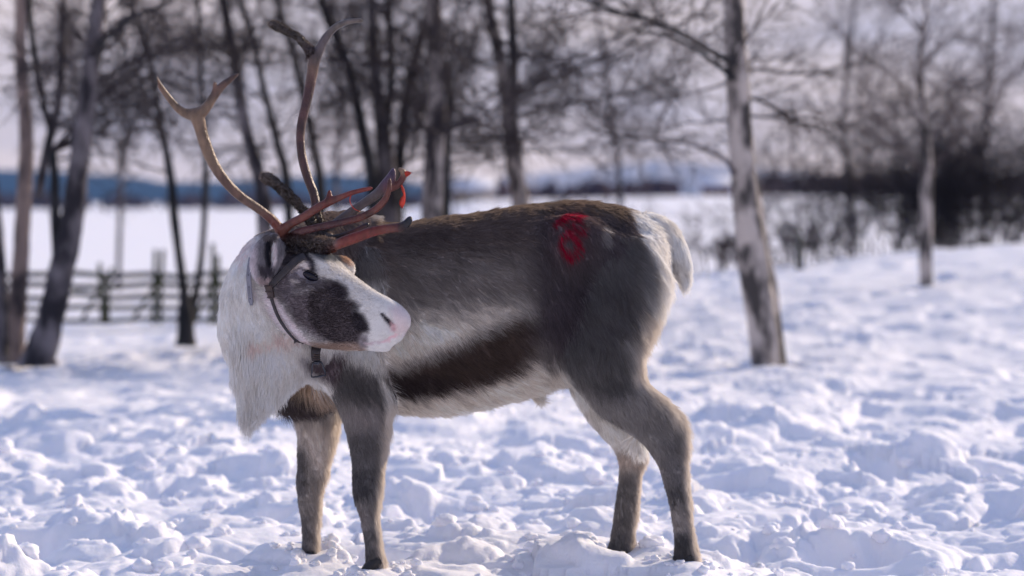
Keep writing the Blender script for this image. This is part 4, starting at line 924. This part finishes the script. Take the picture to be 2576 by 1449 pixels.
# hanging leather tab, swivel and clip
t0_, tn = surf(797, 880)
yb = (t0_[1] if t0_ is not None else -.42) - .012
yb = min(yb, -.40)
tab = catmull(np.array([P(797, 866, yb + .02), P(795, 880, yb), P(794, 895, yb), P(795, 908, yb)]), 16)
ribbon(tab, np.tile([.1, -1., .1], (16, 1)), np.linspace(.0150, .0120, 16), .004, "strap", M_STRAP, halter)
rings = [P(795, v, yb - .001) for v in (893, 899, 904)]
Vt, Ft = tubes(np.stack([catmull(np.array([r_ + [-.0125, 0, 0], r_ + [0, -.006, 0], r_ + [.0125, 0, 0]]), 7) for r_ in rings]), np.full((3, 7), .0016), 8); mesh_obj("stitched_band", Vt, Ft, M_BROWN, halter)
sw = mesh_obj("swivel", v0 * np.array([.0105, .008, .0065]) + P(797, 912, yb), f0, M_METAL, halter)
def loop_tube(uv, r, name, par):
    p_ = np.concatenate([np.linspace(P(a[0], a[1], yb), P(b[0], b[1], yb), 8)[:-1] for a, b in zip(uv, uv[1:] + uv[:1])])
    for _ in range(1): p_ = p_ * .5 + (np.roll(p_, 1, 0) + np.roll(p_, -1, 0)) * .25
    p_ = np.concatenate([p_, p_[:2]]); Vt, Ft = tubes(p_[None], np.full((1, len(p_)), r), 8); return mesh_obj(name, Vt, Ft, M_METAL, par)
loop_tube([(787, 911), (808, 909), (821, 944), (783, 950)], .0026, "clip_frame", halter)

# ---------------------------------------------------------------- hooves, mostly sunk in the snow
M_HOOF = principled("hoof_horn", (0.020, 0.018, 0.018), 0.5, 0.4, bump=(60, 0.4, 0.003))
for (u, v, y_) in [(945, 1418, -.12), (780, 1402, .10), (1730, 1412, -.14), (1548, 1412, .13)]:
    c = P(u, v, y_)
    fh_ = Field(c - .09, c + .09, .004)
    for sgn in (-1, 1):
        fh_.chain([c + [0.004, sgn * .018, .01], c + [-.022, sgn * .020, -.022], c + [-.045, sgn * .018, -.045]], [.020, .021, .010], .004, 1)
    Vh, Qh, _ = fh_.mesh(1); mesh_obj("hoof", Vh, Qh, M_HOOF, rd)
# ---------------------------------------------------------------- bare trees
def bark(name, light, dark, lo, hi, sc=9):
    return principled(name, dark, 0.85, 0.2, noise=(sc, light, lo, hi, (1, 1, 0.45)), bump=(14, 0.6, 0.02))
M_BIRCH = bark("birch_bark", (0.50, 0.45, 0.42), (0.06, 0.055, 0.055), 0.44, 0.60)
M_DARKB = bark("dark_birch_bark", (0.20, 0.18, 0.19), (0.025, 0.023, 0.028), 0.42, 0.66)
M_DKBIRCH = bark("grey_birch_bark", (0.36, 0.32, 0.30), (0.035, 0.03, 0.034), 0.44, 0.60)
M_STEM = bark("dark_stem_bark", (0.045, 0.045, 0.05), (0.014, 0.015, 0.018), 0.4, 0.7)
M_PINK = bark("peeling_bark", (0.30, 0.23, 0.20), (0.06, 0.05, 0.052), 0.36, 0.56)
M_TWIG = principled("twigs", (0.046, 0.038, 0.042), 0.8, 0.2)
M_TWIGL = principled("light_twigs", (0.075, 0.060, 0.066), 0.8, 0.2)
M_BUSH = principled("bush_twigs", (0.038, 0.034, 0.040), 0.85, 0.15)

def rnd_unit(n): return norml(rng.normal(0, 1, (n, 3)))
def sprout(p0, d0, L_, K=5, wig=0.18, up=0.0):
    """N polylines of K points"""
    N = len(p0); P_ = np.zeros((N, K, 3)); P_[:, 0] = p0; d = norml(d0)
    for k in range(1, K):
        P_[:, k] = P_[:, k - 1] + d * (L_ / (K - 1))[:, None]; d = norml(d + rng.normal(0, wig, (N, 3)) + np.array([0, 0, up]))
    return P_
def children(par, rad, n, spread, lo=0.2):
    """n children per polyline: start point, direction, base radius"""
    N, K, _ = par.shape; t = lo + (1 - lo) * rng.random((N, n)); f = t * (K - 1); i = np.minimum(f.astype(int), K - 2); w = (f - i)[..., None]
    a = np.arange(N)[:, None]; p = par[a, i] * (1 - w) + par[a, i + 1] * w; d = par[a, i + 1] - par[a, i]; r = rad[a, i] * (1 - w[..., 0]) + rad[a, i + 1] * w[..., 0]
    d = norml(d.reshape(-1, 3)); d = norml(d + spread * rnd_unit(len(d))); return p.reshape(-1, 3), d, r.ravel(), t.ravel()
def crown(limb_p, limb_d, limb_L, limb_r, n2=7, n3=7, up=0.04, twig=0.0032, drop=-0.05, n4=3):
    V_ = []; F_ = []; b0 = [0]
    def put(Pn, Rn, ns):
        v, f = tubes(Pn, Rn, ns); V_.append(v); F_.append(f + b0[0]); b0[0] += len(v)
    tp = np.linspace(1, 0.3, 6)[None]
    A = sprout(limb_p, limb_d, limb_L, 6, 0.16, up); RA = limb_r[:, None] * tp; put(A, RA, 5)
    p, d, r, t = children(A, RA, n2, 0.9, 0.15); L2 = np.repeat(limb_L, n2) * (0.55 - 0.25 * t) * (0.6 + 0.8 * rng.random(len(p)))
    B = sprout(p, d, L2, 5, 0.2, up); RB = np.maximum(r * 0.5, twig * 1.3)[:, None] * np.linspace(1, .5, 5)[None]; put(B, RB, 4)
    p, d, r, t = children(B, RB, n3, 0.9, 0.1); L3 = np.repeat(L2, n3) * 0.6 * (0.5 + 0.9 * rng.random(len(p)))
    Cc = sprout(p, d, L3, 4, 0.22, drop); RC = np.full((len(p), 1), twig) * np.array([[1.1, 1, .8, .5]]); put(Cc, RC, 3)
    if n4:
        p, d, r, t = children(Cc, RC, n4, 0.8, 0.1); L4 = np.repeat(L3, n4) * 0.6 * (0.5 + 0.8 * rng.random(len(p)))
        D = sprout(p, d, L4, 3, 0.2, drop); put(D, np.full((len(p), 1), twig * .7) * np.array([[1, .8, .4]]), 3)
    return np.concatenate(V_), np.concatenate(F_)

def at(u, v, d): return P(u, v, d + CAMY)
def trunk_mesh(nodes, d, ns=14, rough=0.05, dd=0.0):
    """nodes (u, v, width) at distance d from the camera"""
    n = np.array(nodes, float); K = max(18, 5 * len(n)); dep = d + dd * np.linspace(0, 1, len(n))
    q = catmull(np.concatenate([P(n[:, 0], n[:, 1], dep + CAMY), (n[:, 2] / 2 / FPX * dep)[:, None]], 1), K)
    c = q[:, :3].copy(); r = q[:, 3]
    v, f = tubes(c[None], r[None], ns)
    v = v + norml(v - np.repeat(c, ns, 0)) * (np.repeat(r, ns) * rough * 1.6 * noise3(v, 9, 3))[:, None]
    return v, f, q
def tree(label, stems, limbs, seed, twig_mat=None, group='bare birches in the snow', name='birch_tree', up_top=None, n2=6, n3=6, n4=2, twig=0.0034):
    """stems: (nodes, distance, material[, lean]) ; limbs: list of (stem index, t, du, dv, length m, radius m) or (n random, t0, t1, length)"""
    global rng
    rng = np.random.default_rng(seed)
    n0, d0, m0 = stems[0][:3]; basep = at(n0[0][0], n0[0][1], d0)
    e = empty(name, tuple(basep)); tag(e, label, 'tree', group)
    qs = []
    for st in stems:
        nodes, d, mat = st[:3]; nodes = list(nodes)
        (u0, v0_, w0) = nodes[0]
        if v0_ > 640: nodes = [(u0 - (nodes[1][0] - u0) * .06, v0_ + 22, w0 * 1.25)] + nodes          # root flare, under the snow
        (ua, va, wa), (ub, vb, wb) = nodes[-2], nodes[-1]
        if vb < 60:                                                                # the rest of the tree above the picture
            sl_ = (ub - ua) / (vb - va); hpx = 5.2 / d * FPX * 0.62
            nodes += [(ub - sl_ * 0.7 * hpx * .33, vb - hpx * .33, wb * .78), (ub - sl_ * .5 * hpx * .66, vb - hpx * .66, wb * .5), (ub - sl_ * .3 * hpx, vb - hpx, wb * .18)]
        v, f, q = trunk_mesh(nodes, d)
        keep(mesh_obj("trunk" if st is stems[0] else "stem", v, f, mat), e); qs.append(q)
    LP, LD, LL, LR = [], [], [], []
    def addl(q, t, dr, L_, r_):
        f = t * (len(q) - 1); i = int(min(f, len(q) - 2)); LP.append(q[i, :3] * (1 - f + i) + q[i + 1, :3] * (f - i)); LD.append(dr); LL.append(L_); LR.append(min(r_, q[i, 3] * .7))
    for lm in limbs:
        if lm[0] == 'rand':
            _, n, v_lo, v_hi, L_, r_, upb = lm
            for k in range(n):
                q = qs[rng.integers(len(qs))]; zt = (P(1288, v_lo, 0)[2], P(1288, v_hi, 0)[2])
                d_ = q[0, 1] - CAMY; z = CAMZ + (505 - (v_lo + (v_hi - v_lo) * rng.random())) / FPX * d_
                t = float(np.interp(z, q[:, 2], np.linspace(0, 1, len(q)))); a = rng.random() * 6.283
                addl(q, t, np.array([math.cos(a), math.sin(a), upb + .3 * rng.normal()]), L_ * (.5 + .8 * rng.random()), r_)
        else:
            _, si, v_at, dx, dy, dz, L_, r_ = lm
            q = qs[si]; d_ = q[0, 1] - CAMY; z = CAMZ + (505 - v_at) / FPX * d_; t = float(np.interp(z, q[:, 2], np.linspace(0, 1, len(q)))); addl(q, t, np.array([dx, dy, dz], float), L_, r_)
    if LP:
        v, f = crown(np.array(LP), np.array(LD), np.array(LL), np.array(LR), n2=n2, n3=n3, n4=n4, twig=twig)
        keep(mesh_obj("crown", v, f, twig_mat or M_TWIG, smooth=False), e)
    return e
HI = ('rand', 8, -220, -1500, 1.4, .020, .6)     # limbs of the part above the picture
G = 'bare birches in the snow'
tree('dark trunk cut by the left picture edge, beside the orange tinged birch', [([(-8, 885, 60), (-5, 760, 52), (-12, 600, 44), (-30, 400, 36), (-55, 100, 30), (-60, 20, 26)], 17.0, M_DARKB)], [HI], 101)
tree('birch with orange tinged peeling bark, left of the thick dark leaning trunk', [
    ([(28, 892, 70), (42, 780, 50), (52, 650, 42), (60, 500, 40), (66, 400, 38), (64, 300, 34), (52, 150, 30), (52, 20, 28)], 17.3, M_PINK),
    ([(95, 500, 26), (112, 410, 24), (130, 330, 24), (150, 240, 22), (156, 100, 20), (158, 20, 18)], 17.5, M_DARKB),
    ([(128, 330, 18), (110, 260, 18), (88, 150, 17), (74, 20, 15)], 17.5, M_STEM)],
    [HI, ('rand', 7, 420, 0, .7, .012, .5)], 102)
tree('thick dark trunk leaning right over the fence, second large trunk from the left', [
    ([(98, 898, 86), (128, 800, 68), (150, 700, 66), (176, 590, 60), (188, 500, 56), (200, 400, 52), (213, 300, 48), (226, 200, 44), (236, 110, 42), (248, 20, 38)], 16.6, M_DARKB),
    ([(146, 640, 30), (140, 560, 26), (138, 470, 24), (132, 380, 20)], 16.7, M_STEM),
    ([(232, 140, 22), (262, 100, 18), (320, 52, 16), (380, 22, 14), (430, -10, 12)], 16.4, M_STEM)],
    [HI, ('limb', 0, 150, .8, -.2, .55, 1.0, .02), ('limb', 0, 210, .9, .3, .35, .8, .015), ('rand', 9, 420, 0, .7, .012, .4)], 103)
tree('slim dark tree with two stems parting low in front of the fence', [
    ([(468, 848, 46), (466, 790, 40), (464, 740, 26), (450, 640, 22), (438, 540, 24), (430, 450, 22), (412, 350, 19), (396, 260, 17), (382, 180, 15), (360, 90, 13), (330, 10, 11)], 19.3, M_STEM),
    ([(472, 830, 30), (488, 760, 22), (503, 680, 18), (512, 580, 15), (517, 480, 18), (516, 380, 14), (512, 280, 12), (504, 150, 11), (497, 10, 10)], 19.5, M_STEM)],
    [('rand', 17, 470, 0, .9, .010, .35), HI], 104, n2=7, n3=7)
tree('dark slanting tree with three stems rising behind the antlers', [
    ([(672, 850, 40), (664, 520, 38), (648, 430, 34), (625, 350, 31), (606, 260, 29), (594, 170, 28), (578, 80, 26), (564, 10, 24)], 18.6, M_DARKB),
    ([(742, 850, 26), (722, 470, 24), (700, 370, 21), (678, 280, 19), (656, 190, 17), (636, 90, 16), (606, 10, 15)], 19.4, M_STEM),
    ([(822, 850, 26), (808, 490, 24), (790, 370, 21), (764, 250, 19), (742, 150, 18), (716, 60, 17), (700, 10, 16)], 20.0, M_STEM)],
    [('rand', 20, 440, 0, .9, .011, .45), HI], 105, n2=7, n3=7)
tree('dense clump of dark trunks fanning upward, behind the red antler tines', [
    ([(985, 850, 62), (978, 540, 56), (972, 430, 50), (962, 330, 40), (950, 240, 32), (940, 120, 28), (936, 10, 24)], 19.0, M_DARKB),
    ([(950, 850, 36), (938, 480, 32), (918, 360, 29), (900, 270, 27), (880, 180, 25), (845, 90, 23), (812, 10, 22)], 18.7, M_STEM),
    ([(1000, 600, 30), (1004, 450, 28), (1012, 330, 27), (1030, 220, 26), (1054, 110, 24), (1082, 10, 22)], 19.2, M_STEM),
    ([(965, 400, 24), (975, 300, 22), (985, 180, 20), (978, 10, 18)], 19.4, M_STEM)],
    [('rand', 16, 460, 0, .9, .014, .5), HI], 106, n2=7, n3=6, n4=2)
tree('pair of straight pale footed trunks standing beside the dense dark clump', [
    ([(1086, 850, 60), (1088, 540, 56), (1090, 430, 52), (1096, 330, 50), (1100, 220, 46), (1096, 110, 44), (1090, 10, 42)], 18.2, M_DKBIRCH),
    ([(1122, 850, 34), (1118, 520, 32), (1120, 420, 28), (1124, 320, 26), (1128, 200, 24)], 18.4, M_STEM),
    ([(1108, 850, 20), (1104, 540, 18), (1106, 440, 16), (1110, 340, 14)], 18.0, M_BIRCH)],
    [('rand', 12, 400, 0, .9, .012, .3), HI], 107, n2=7, n3=6)
tree('forked birch with a pale lower trunk, above the middle of the reindeer back', [
    ([(1314, 850, 50), (1310, 520, 46), (1300, 450, 44), (1290, 370, 44), (1282, 290, 42), (1268, 200, 36), (1248, 100, 30), (1228, 10, 26)], 18.9, M_DKBIRCH),
    ([(1328, 640, 14), (1322, 520, 16), (1312, 440, 14), (1306, 380, 10)], 18.6, M_BIRCH),
    ([(1288, 290, 26), (1292, 200, 26), (1290, 100, 24), (1286, 10, 22)], 18.9, M_STEM)],
    [('limb', 0, 300, 1, .1, .35, 1.3, .02), ('limb', 0, 250, 1, -.3, .5, 1.5, .022), ('limb', 0, 330, -1, .2, .3, 1.0, .016), ('rand', 16, 380, 0, 1.1, .013, .35), HI], 108, n2=8, n3=6, n4=1)
tree('big pale birch with grey bark, standing right of the reindeer tail', [
    ([(1932, 918, 84), (1920, 820, 80), (1905, 720, 80), (1888, 600, 76), (1874, 480, 66), (1864, 350, 62), (1858, 250, 60), (1852, 130, 56), (1846, 10, 52)], 15.0, M_BIRCH),
    ([(1966, 912, 26), (1956, 830, 26), (1944, 720, 24), (1928, 640, 20), (1914, 540, 18), (1902, 450, 12), (1880, 370, 6)], 15.15, M_BIRCH),
    ([(1850, 160, 20), (1790, 130, 15), (1720, 88, 14), (1650, 56, 13), (1580, 30, 12), (1500, 10, 11)], 14.9, M_STEM),
    ([(1850, 200, 16), (1800, 160, 12), (1740, 118, 11), (1670, 88, 10), (1600, 80, 9)], 14.9, M_STEM),
    ([(1848, 440, 13), (1828, 405, 10), (1780, 378, 9), (1720, 358, 8), (1640, 350, 7)], 14.9, M_TWIGL)],
    [('limb', 2, 60, -.8, .3, -.2, .9, .012), ('limb', 2, 40, -.9, -.3, .1, 1.0, .012), ('limb', 0, 240, 1, .1, -.25, .7, .014), ('limb', 0, 180, 1, .3, .1, .8, .012), ('limb', 0, 290, 1, -.2, -.1, .7, .010),
     ('limb', 3, 90, -.8, .1, -.5, .6, .008), ('limb', 0, 200, -1, .3, -.35, .8, .010), ('limb', 0, 300, -1, .2, -.1, .8, .008), ('rand', 12, 330, 0, .8, .009, .1), HI], 109, M_TWIG, n2=7, n3=6, n4=2, twig=.0022)
tree('slim pale birch standing alone on the rise at the right, before the dark bushes', [
    ([(2330, 712, 34), (2328, 620, 34), (2330, 520, 32), (2331, 430, 30), (2328, 350, 24), (2322, 270, 20), (2312, 190, 15), (2318, 100, 11), (2330, 10, 8)], 20.5, M_BIRCH)],
    [('rand', 20, 470, 60, 1.0, .010, .8), ('rand', 8, 60, -300, 1.0, .008, .8)], 110, M_TWIGL, n2=7, n3=6, n4=1, twig=.0024)
tree('faint thin birch far behind the slim one, near the right picture edge', [
    ([(2466, 760, 18), (2474, 430, 16), (2480, 300, 14), (2490, 180, 12), (2500, 10, 10)], 38, M_DARKB)], [('rand', 16, 420, -200, 2.2, .02, .7)], 111, M_TWIGL, n2=7, n3=5, twig=.0042)
tree('thin bare tree just past the birch with hanging twigs', [
    ([(2146, 760, 14), (2130, 430, 13), (2120, 300, 12), (2135, 150, 10), (2150, 10, 9)], 34, M_DARKB)], [('rand', 13, 400, -200, 2.0, .016, .6)], 112, M_TWIGL, n2=7, n3=5, twig=.0036)
tree('thin bare tree in the gap left of the big pale birch', [
    ([(1564, 760, 16), (1556, 430, 14), (1540, 300, 13), (1520, 150, 12), (1500, 10, 10)], 32, M_DARKB)], [('rand', 15, 440, -200, 1.9, .016, .6)], 113, M_TWIGL, n2=7, n3=6, twig=.004)
tree('thin bare tree behind the tall antler, between slanting stems', [
    ([(852, 760, 16), (846, 430, 13), (856, 300, 12), (848, 150, 11), (840, 10, 10)], 34, M_DARKB)], [('rand', 20, 440, -200, 2.0, .014, .6)], 114, M_TWIGL, n2=7, n3=5, twig=.004)
tree('thin bare tree between the dark leaning trunk and the two stemmed tree', [
    ([(296, 760, 14), (306, 430, 12), (318, 300, 11), (306, 150, 10), (310, 10, 9)], 36, M_DARKB)], [('rand', 26, 380, -200, 2.0, .014, .6)], 115, M_TWIGL, n2=8, n3=7, twig=.005)

# ---------------------------------------------------------------- bushes on the right
def bush(label, u, v, d, hgt, wid, n, seed, mat=M_BUSH, tw=.0045, name="bush"):
    global rng
    rng = np.random.default_rng(seed); b = at(u, v, d); b[2] = ground_big(b[:1], b[1:2])[0]; e = empty(name, tuple(b)); tag(e, label, 'bush', 'bare bushes')
    p = b + rng.normal(0, 1, (n, 3)) * np.array([wid * .28, wid * .2, 0]); dr = (p - b) / wid * 1.3 + np.array([0, 0, 1.0]) + rng.normal(0, .15, (n, 3))
    v_, f_ = crown(p, dr, np.full(n, hgt) * (.6 + .5 * rng.random(n)), np.full(n, .012), n2=7, n3=5, n4=2, up=.03, twig=tw, drop=.0)
    keep(mesh_obj("branches", v_, f_, mat, smooth=False), e); return e
bush('wide dark bush left of the slim pale birch', 2190, 700, 29, 1.7, 1.4, 26, 201)
bush('dark bush directly behind the slim pale birch', 2330, 690, 29.5, 1.75, 1.3, 26, 202)
bush('tall dark bush right of the slim pale birch', 2450, 680, 29, 1.8, 1.4, 28, 203)
bush('dark bush cut off by the right picture edge', 2590, 670, 30, 1.65, 1.6, 26, 204)
bush('thin low scrub between the big pale birch and the wide dark bush', 2020, 712, 26, .55, .9, 16, 205, M_BUSH, .0035)
bush('thin pale scrub just left of the big pale birch', 1780, 730, 25, .5, .8, 14, 206, M_TWIGL, .003)
bush('bare scrub seen above the middle of the reindeer back', 1440, 640, 40, 1.2, 1.6, 30, 207, M_TWIG, .006)

# ---------------------------------------------------------------- fence at the left
M_RAIL = principled("weathered_rail", (0.05, 0.055, 0.05), 0.9, 0.15, noise=(6, (0.13, 0.13, 0.12), 0.4, 0.7, (1, 1, 1)))
M_POST = principled("mossy_post", (0.022, 0.030, 0.018), 0.9, 0.15, noise=(12, (0.08, 0.085, 0.04), 0.4, 0.7))
rng = np.random.default_rng(5)
fe_ = empty("pole_fence", tuple(at(300, 810, 24.5))); tag(fe_, 'low roundpole fence of thin grey rails and mossy paired posts, half buried in snow', 'fence')
for k, vv in enumerate((692, 718, 745, 775, 804)):
    us = np.linspace(-520, 640, 14); pts = np.array([at(u, vv + 9 * noise2(np.array([u * .012 + k * 7]), np.array([k * 3.3]), 8)[0], 24.5 + .05 * (k % 2)) for u in us])
    v, f = tubes(pts[None], np.full((1, 14), .023 + .008 * rng.random()), 8); keep(mesh_obj("rail", v, f, M_RAIL), fe_)
for (u, top) in ((-400, 650), (-170, 640), (40, 668), (262, 655), (395, 622), (540, 606)):
    t1, t2, t3 = rng.uniform(-9, 9, 3); lines = [[(u - 10 + t1, 815), (u - 6, 740), (u - 4 - t1, top + 6)], [(u + 8, 815), (u + 9, 740), (u + 12 + t2, top + 22 + 2 * t3)], [(u - 58 + t3, 812), (u - 26, 752), (u + 10, 690)]]
    for j, l in enumerate(lines):
        pts = np.array([at(a, b, 24.45 + .05 * j) for a, b in l]); q = catmull(pts, 8); v, f = tubes(q[None], np.linspace(.024, .020, 8)[None] * (1.1 if j < 2 else .8), 8); keep(mesh_obj("post", v, f, M_POST), fe_)
# a lone stake behind the rise at the right
pts = np.array([at(2012, 690, 24.8), at(2010, 640, 24.8), at(2009, 598, 24.8)]); v, f = tubes(catmull(pts, 10)[None], np.full((1, 10), .045), 12)
v = v + 0.006 * noise3(v, 9, 4)[:, None]
tag(mesh_obj("wooden_stake", v, f, M_RAIL), 'lone pale wooden stake behind the snow rise, right of the big birch', 'stake')

# ---------------------------------------------------------------- far house and barn
def house(name, label, u, v, d, w, dpt, h, rh, wall, roofm):
    b = at(u, v, d); b[2] = ground_big(b[:1], b[1:2])[0]; e = empty(name, tuple(b)); tag(e, label, 'house')
    x0, x1, y0, y1, z0 = b[0] - w / 2, b[0] + w / 2, b[1], b[1] + dpt, b[2] - .8
    z1 = b[2] + h; zr = z1 + rh; ym = (y0 + y1) / 2
    V_ = [(x0, y0, z0), (x1, y0, z0), (x1, y1, z0), (x0, y1, z0), (x0, y0, z1), (x1, y0, z1), (x1, y1, z1), (x0, y1, z1), (x0, ym, zr), (x1, ym, zr)]
    keep(mesh_obj("wall", V_, [np.array([(0, 1, 5, 4), (1, 2, 6, 5), (2, 3, 7, 6), (3, 0, 4, 7)]), np.array([(4, 8, 7), (5, 6, 9)])], wall, smooth=False), e)
    o = .35; t = .18; s = rh / (dpt / 2); zl = z1 - o * s
    V_ = []
    for yy, zz in ((y0 - o, zl), (ym, zr), (y1 + o, zl)):
        for xx in (x0 - o, x1 + o): V_ += [(xx, yy, zz + .02), (xx, yy, zz + .02 + t)]
    F_ = [(0, 2, 6, 4), (4, 6, 10, 8), (1, 5, 7, 3), (5, 9, 11, 7), (0, 1, 3, 2), (8, 10, 11, 9), (0, 4, 5, 1), (4, 8, 9, 5), (2, 3, 7, 6), (6, 7, 11, 10)]
    keep(mesh_obj("roof", V_, np.array(F_), roofm, smooth=False), e)
    def plate(nm, xa, xb, za, zb, m_):
        q = [(xa, y0 - .06, za), (xb, y0 - .06, za), (xb, y0 - .06, zb), (xa, y0 - .06, zb), (xa, y0 + .02, za), (xb, y0 + .02, za), (xb, y0 + .02, zb), (xa, y0 + .02, zb)]
        keep(mesh_obj(nm, q, np.array([(0, 1, 2, 3), (1, 5, 6, 2), (4, 0, 3, 7), (3, 2, 6, 7), (4, 5, 1, 0)]), m_, smooth=False), e)
    for k in (.2, .75): plate("window", x0 + w * k, x0 + w * k + w * .12, b[2] + h * .4, b[2] + h * .78, M_DKP)
    plate("door", x0 + w * .47, x0 + w * .57, b[2], b[2] + h * .75, M_DKP)
M_DKP = principled("dark_pane", (0.03, 0.03, 0.04), 0.3, 0.5)
M_OCH = principled("pale_ochre_wall", (0.42, 0.34, 0.26), 0.8, 0.2, noise=(2, (0.5, 0.42, 0.33), 0.4, 0.7)); M_RRD = principled("dark_red_wall", (0.10, 0.03, 0.045), 0.8, 0.2, noise=(2, (0.14, 0.05, 0.06), 0.4, 0.7)); M_SNR = principled("snowy_roof", (0.75, 0.77, 0.84), 0.8, 0.2, noise=(3, (0.6, 0.62, 0.72), 0.5, 0.8))
house("house", 'small pale ochre house far behind the pale footed trunks', 1190, 500, 190, 2.9, 3.5, 0.9, .7, M_OCH, M_SNR)
house("barn", 'dark red barn with a snowy roof far away, just left of the big pale birch', 1805, 492, 195, 2.2, 3.0, .8, .5, M_RRD, M_SNR)

# ---------------------------------------------------------------- air
hz_, nt, o = new_mat("haze")
pv = nt.nodes.new("ShaderNodeVolumePrincipled"); pv.inputs['Color'].default_value = (0.26, 0.52, 1.0, 1); pv.inputs['Density'].default_value = 0.55 / 5000; pv.inputs['Anisotropy'].default_value = 0.0
nt.links.new(pv.outputs[0], o.inputs['Volume'])
hx, hy0, hy1, hz0, hz1 = 6500, -600, 4700, -14, 420
bv = [(-hx, hy0, hz0), (hx, hy0, hz0), (hx, hy1, hz0), (-hx, hy1, hz0), (-hx, hy0, hz1), (hx, hy0, hz1), (hx, hy1, hz1), (-hx, hy1, hz1)]
tag(mesh_obj("haze", bv, np.array([(0, 3, 2, 1), (4, 5, 6, 7), (0, 1, 5, 4), (1, 2, 6, 5), (2, 3, 7, 6), (3, 0, 4, 7)]), hz_, smooth=False), kind='stuff', label='thin blue haze over the far hills')
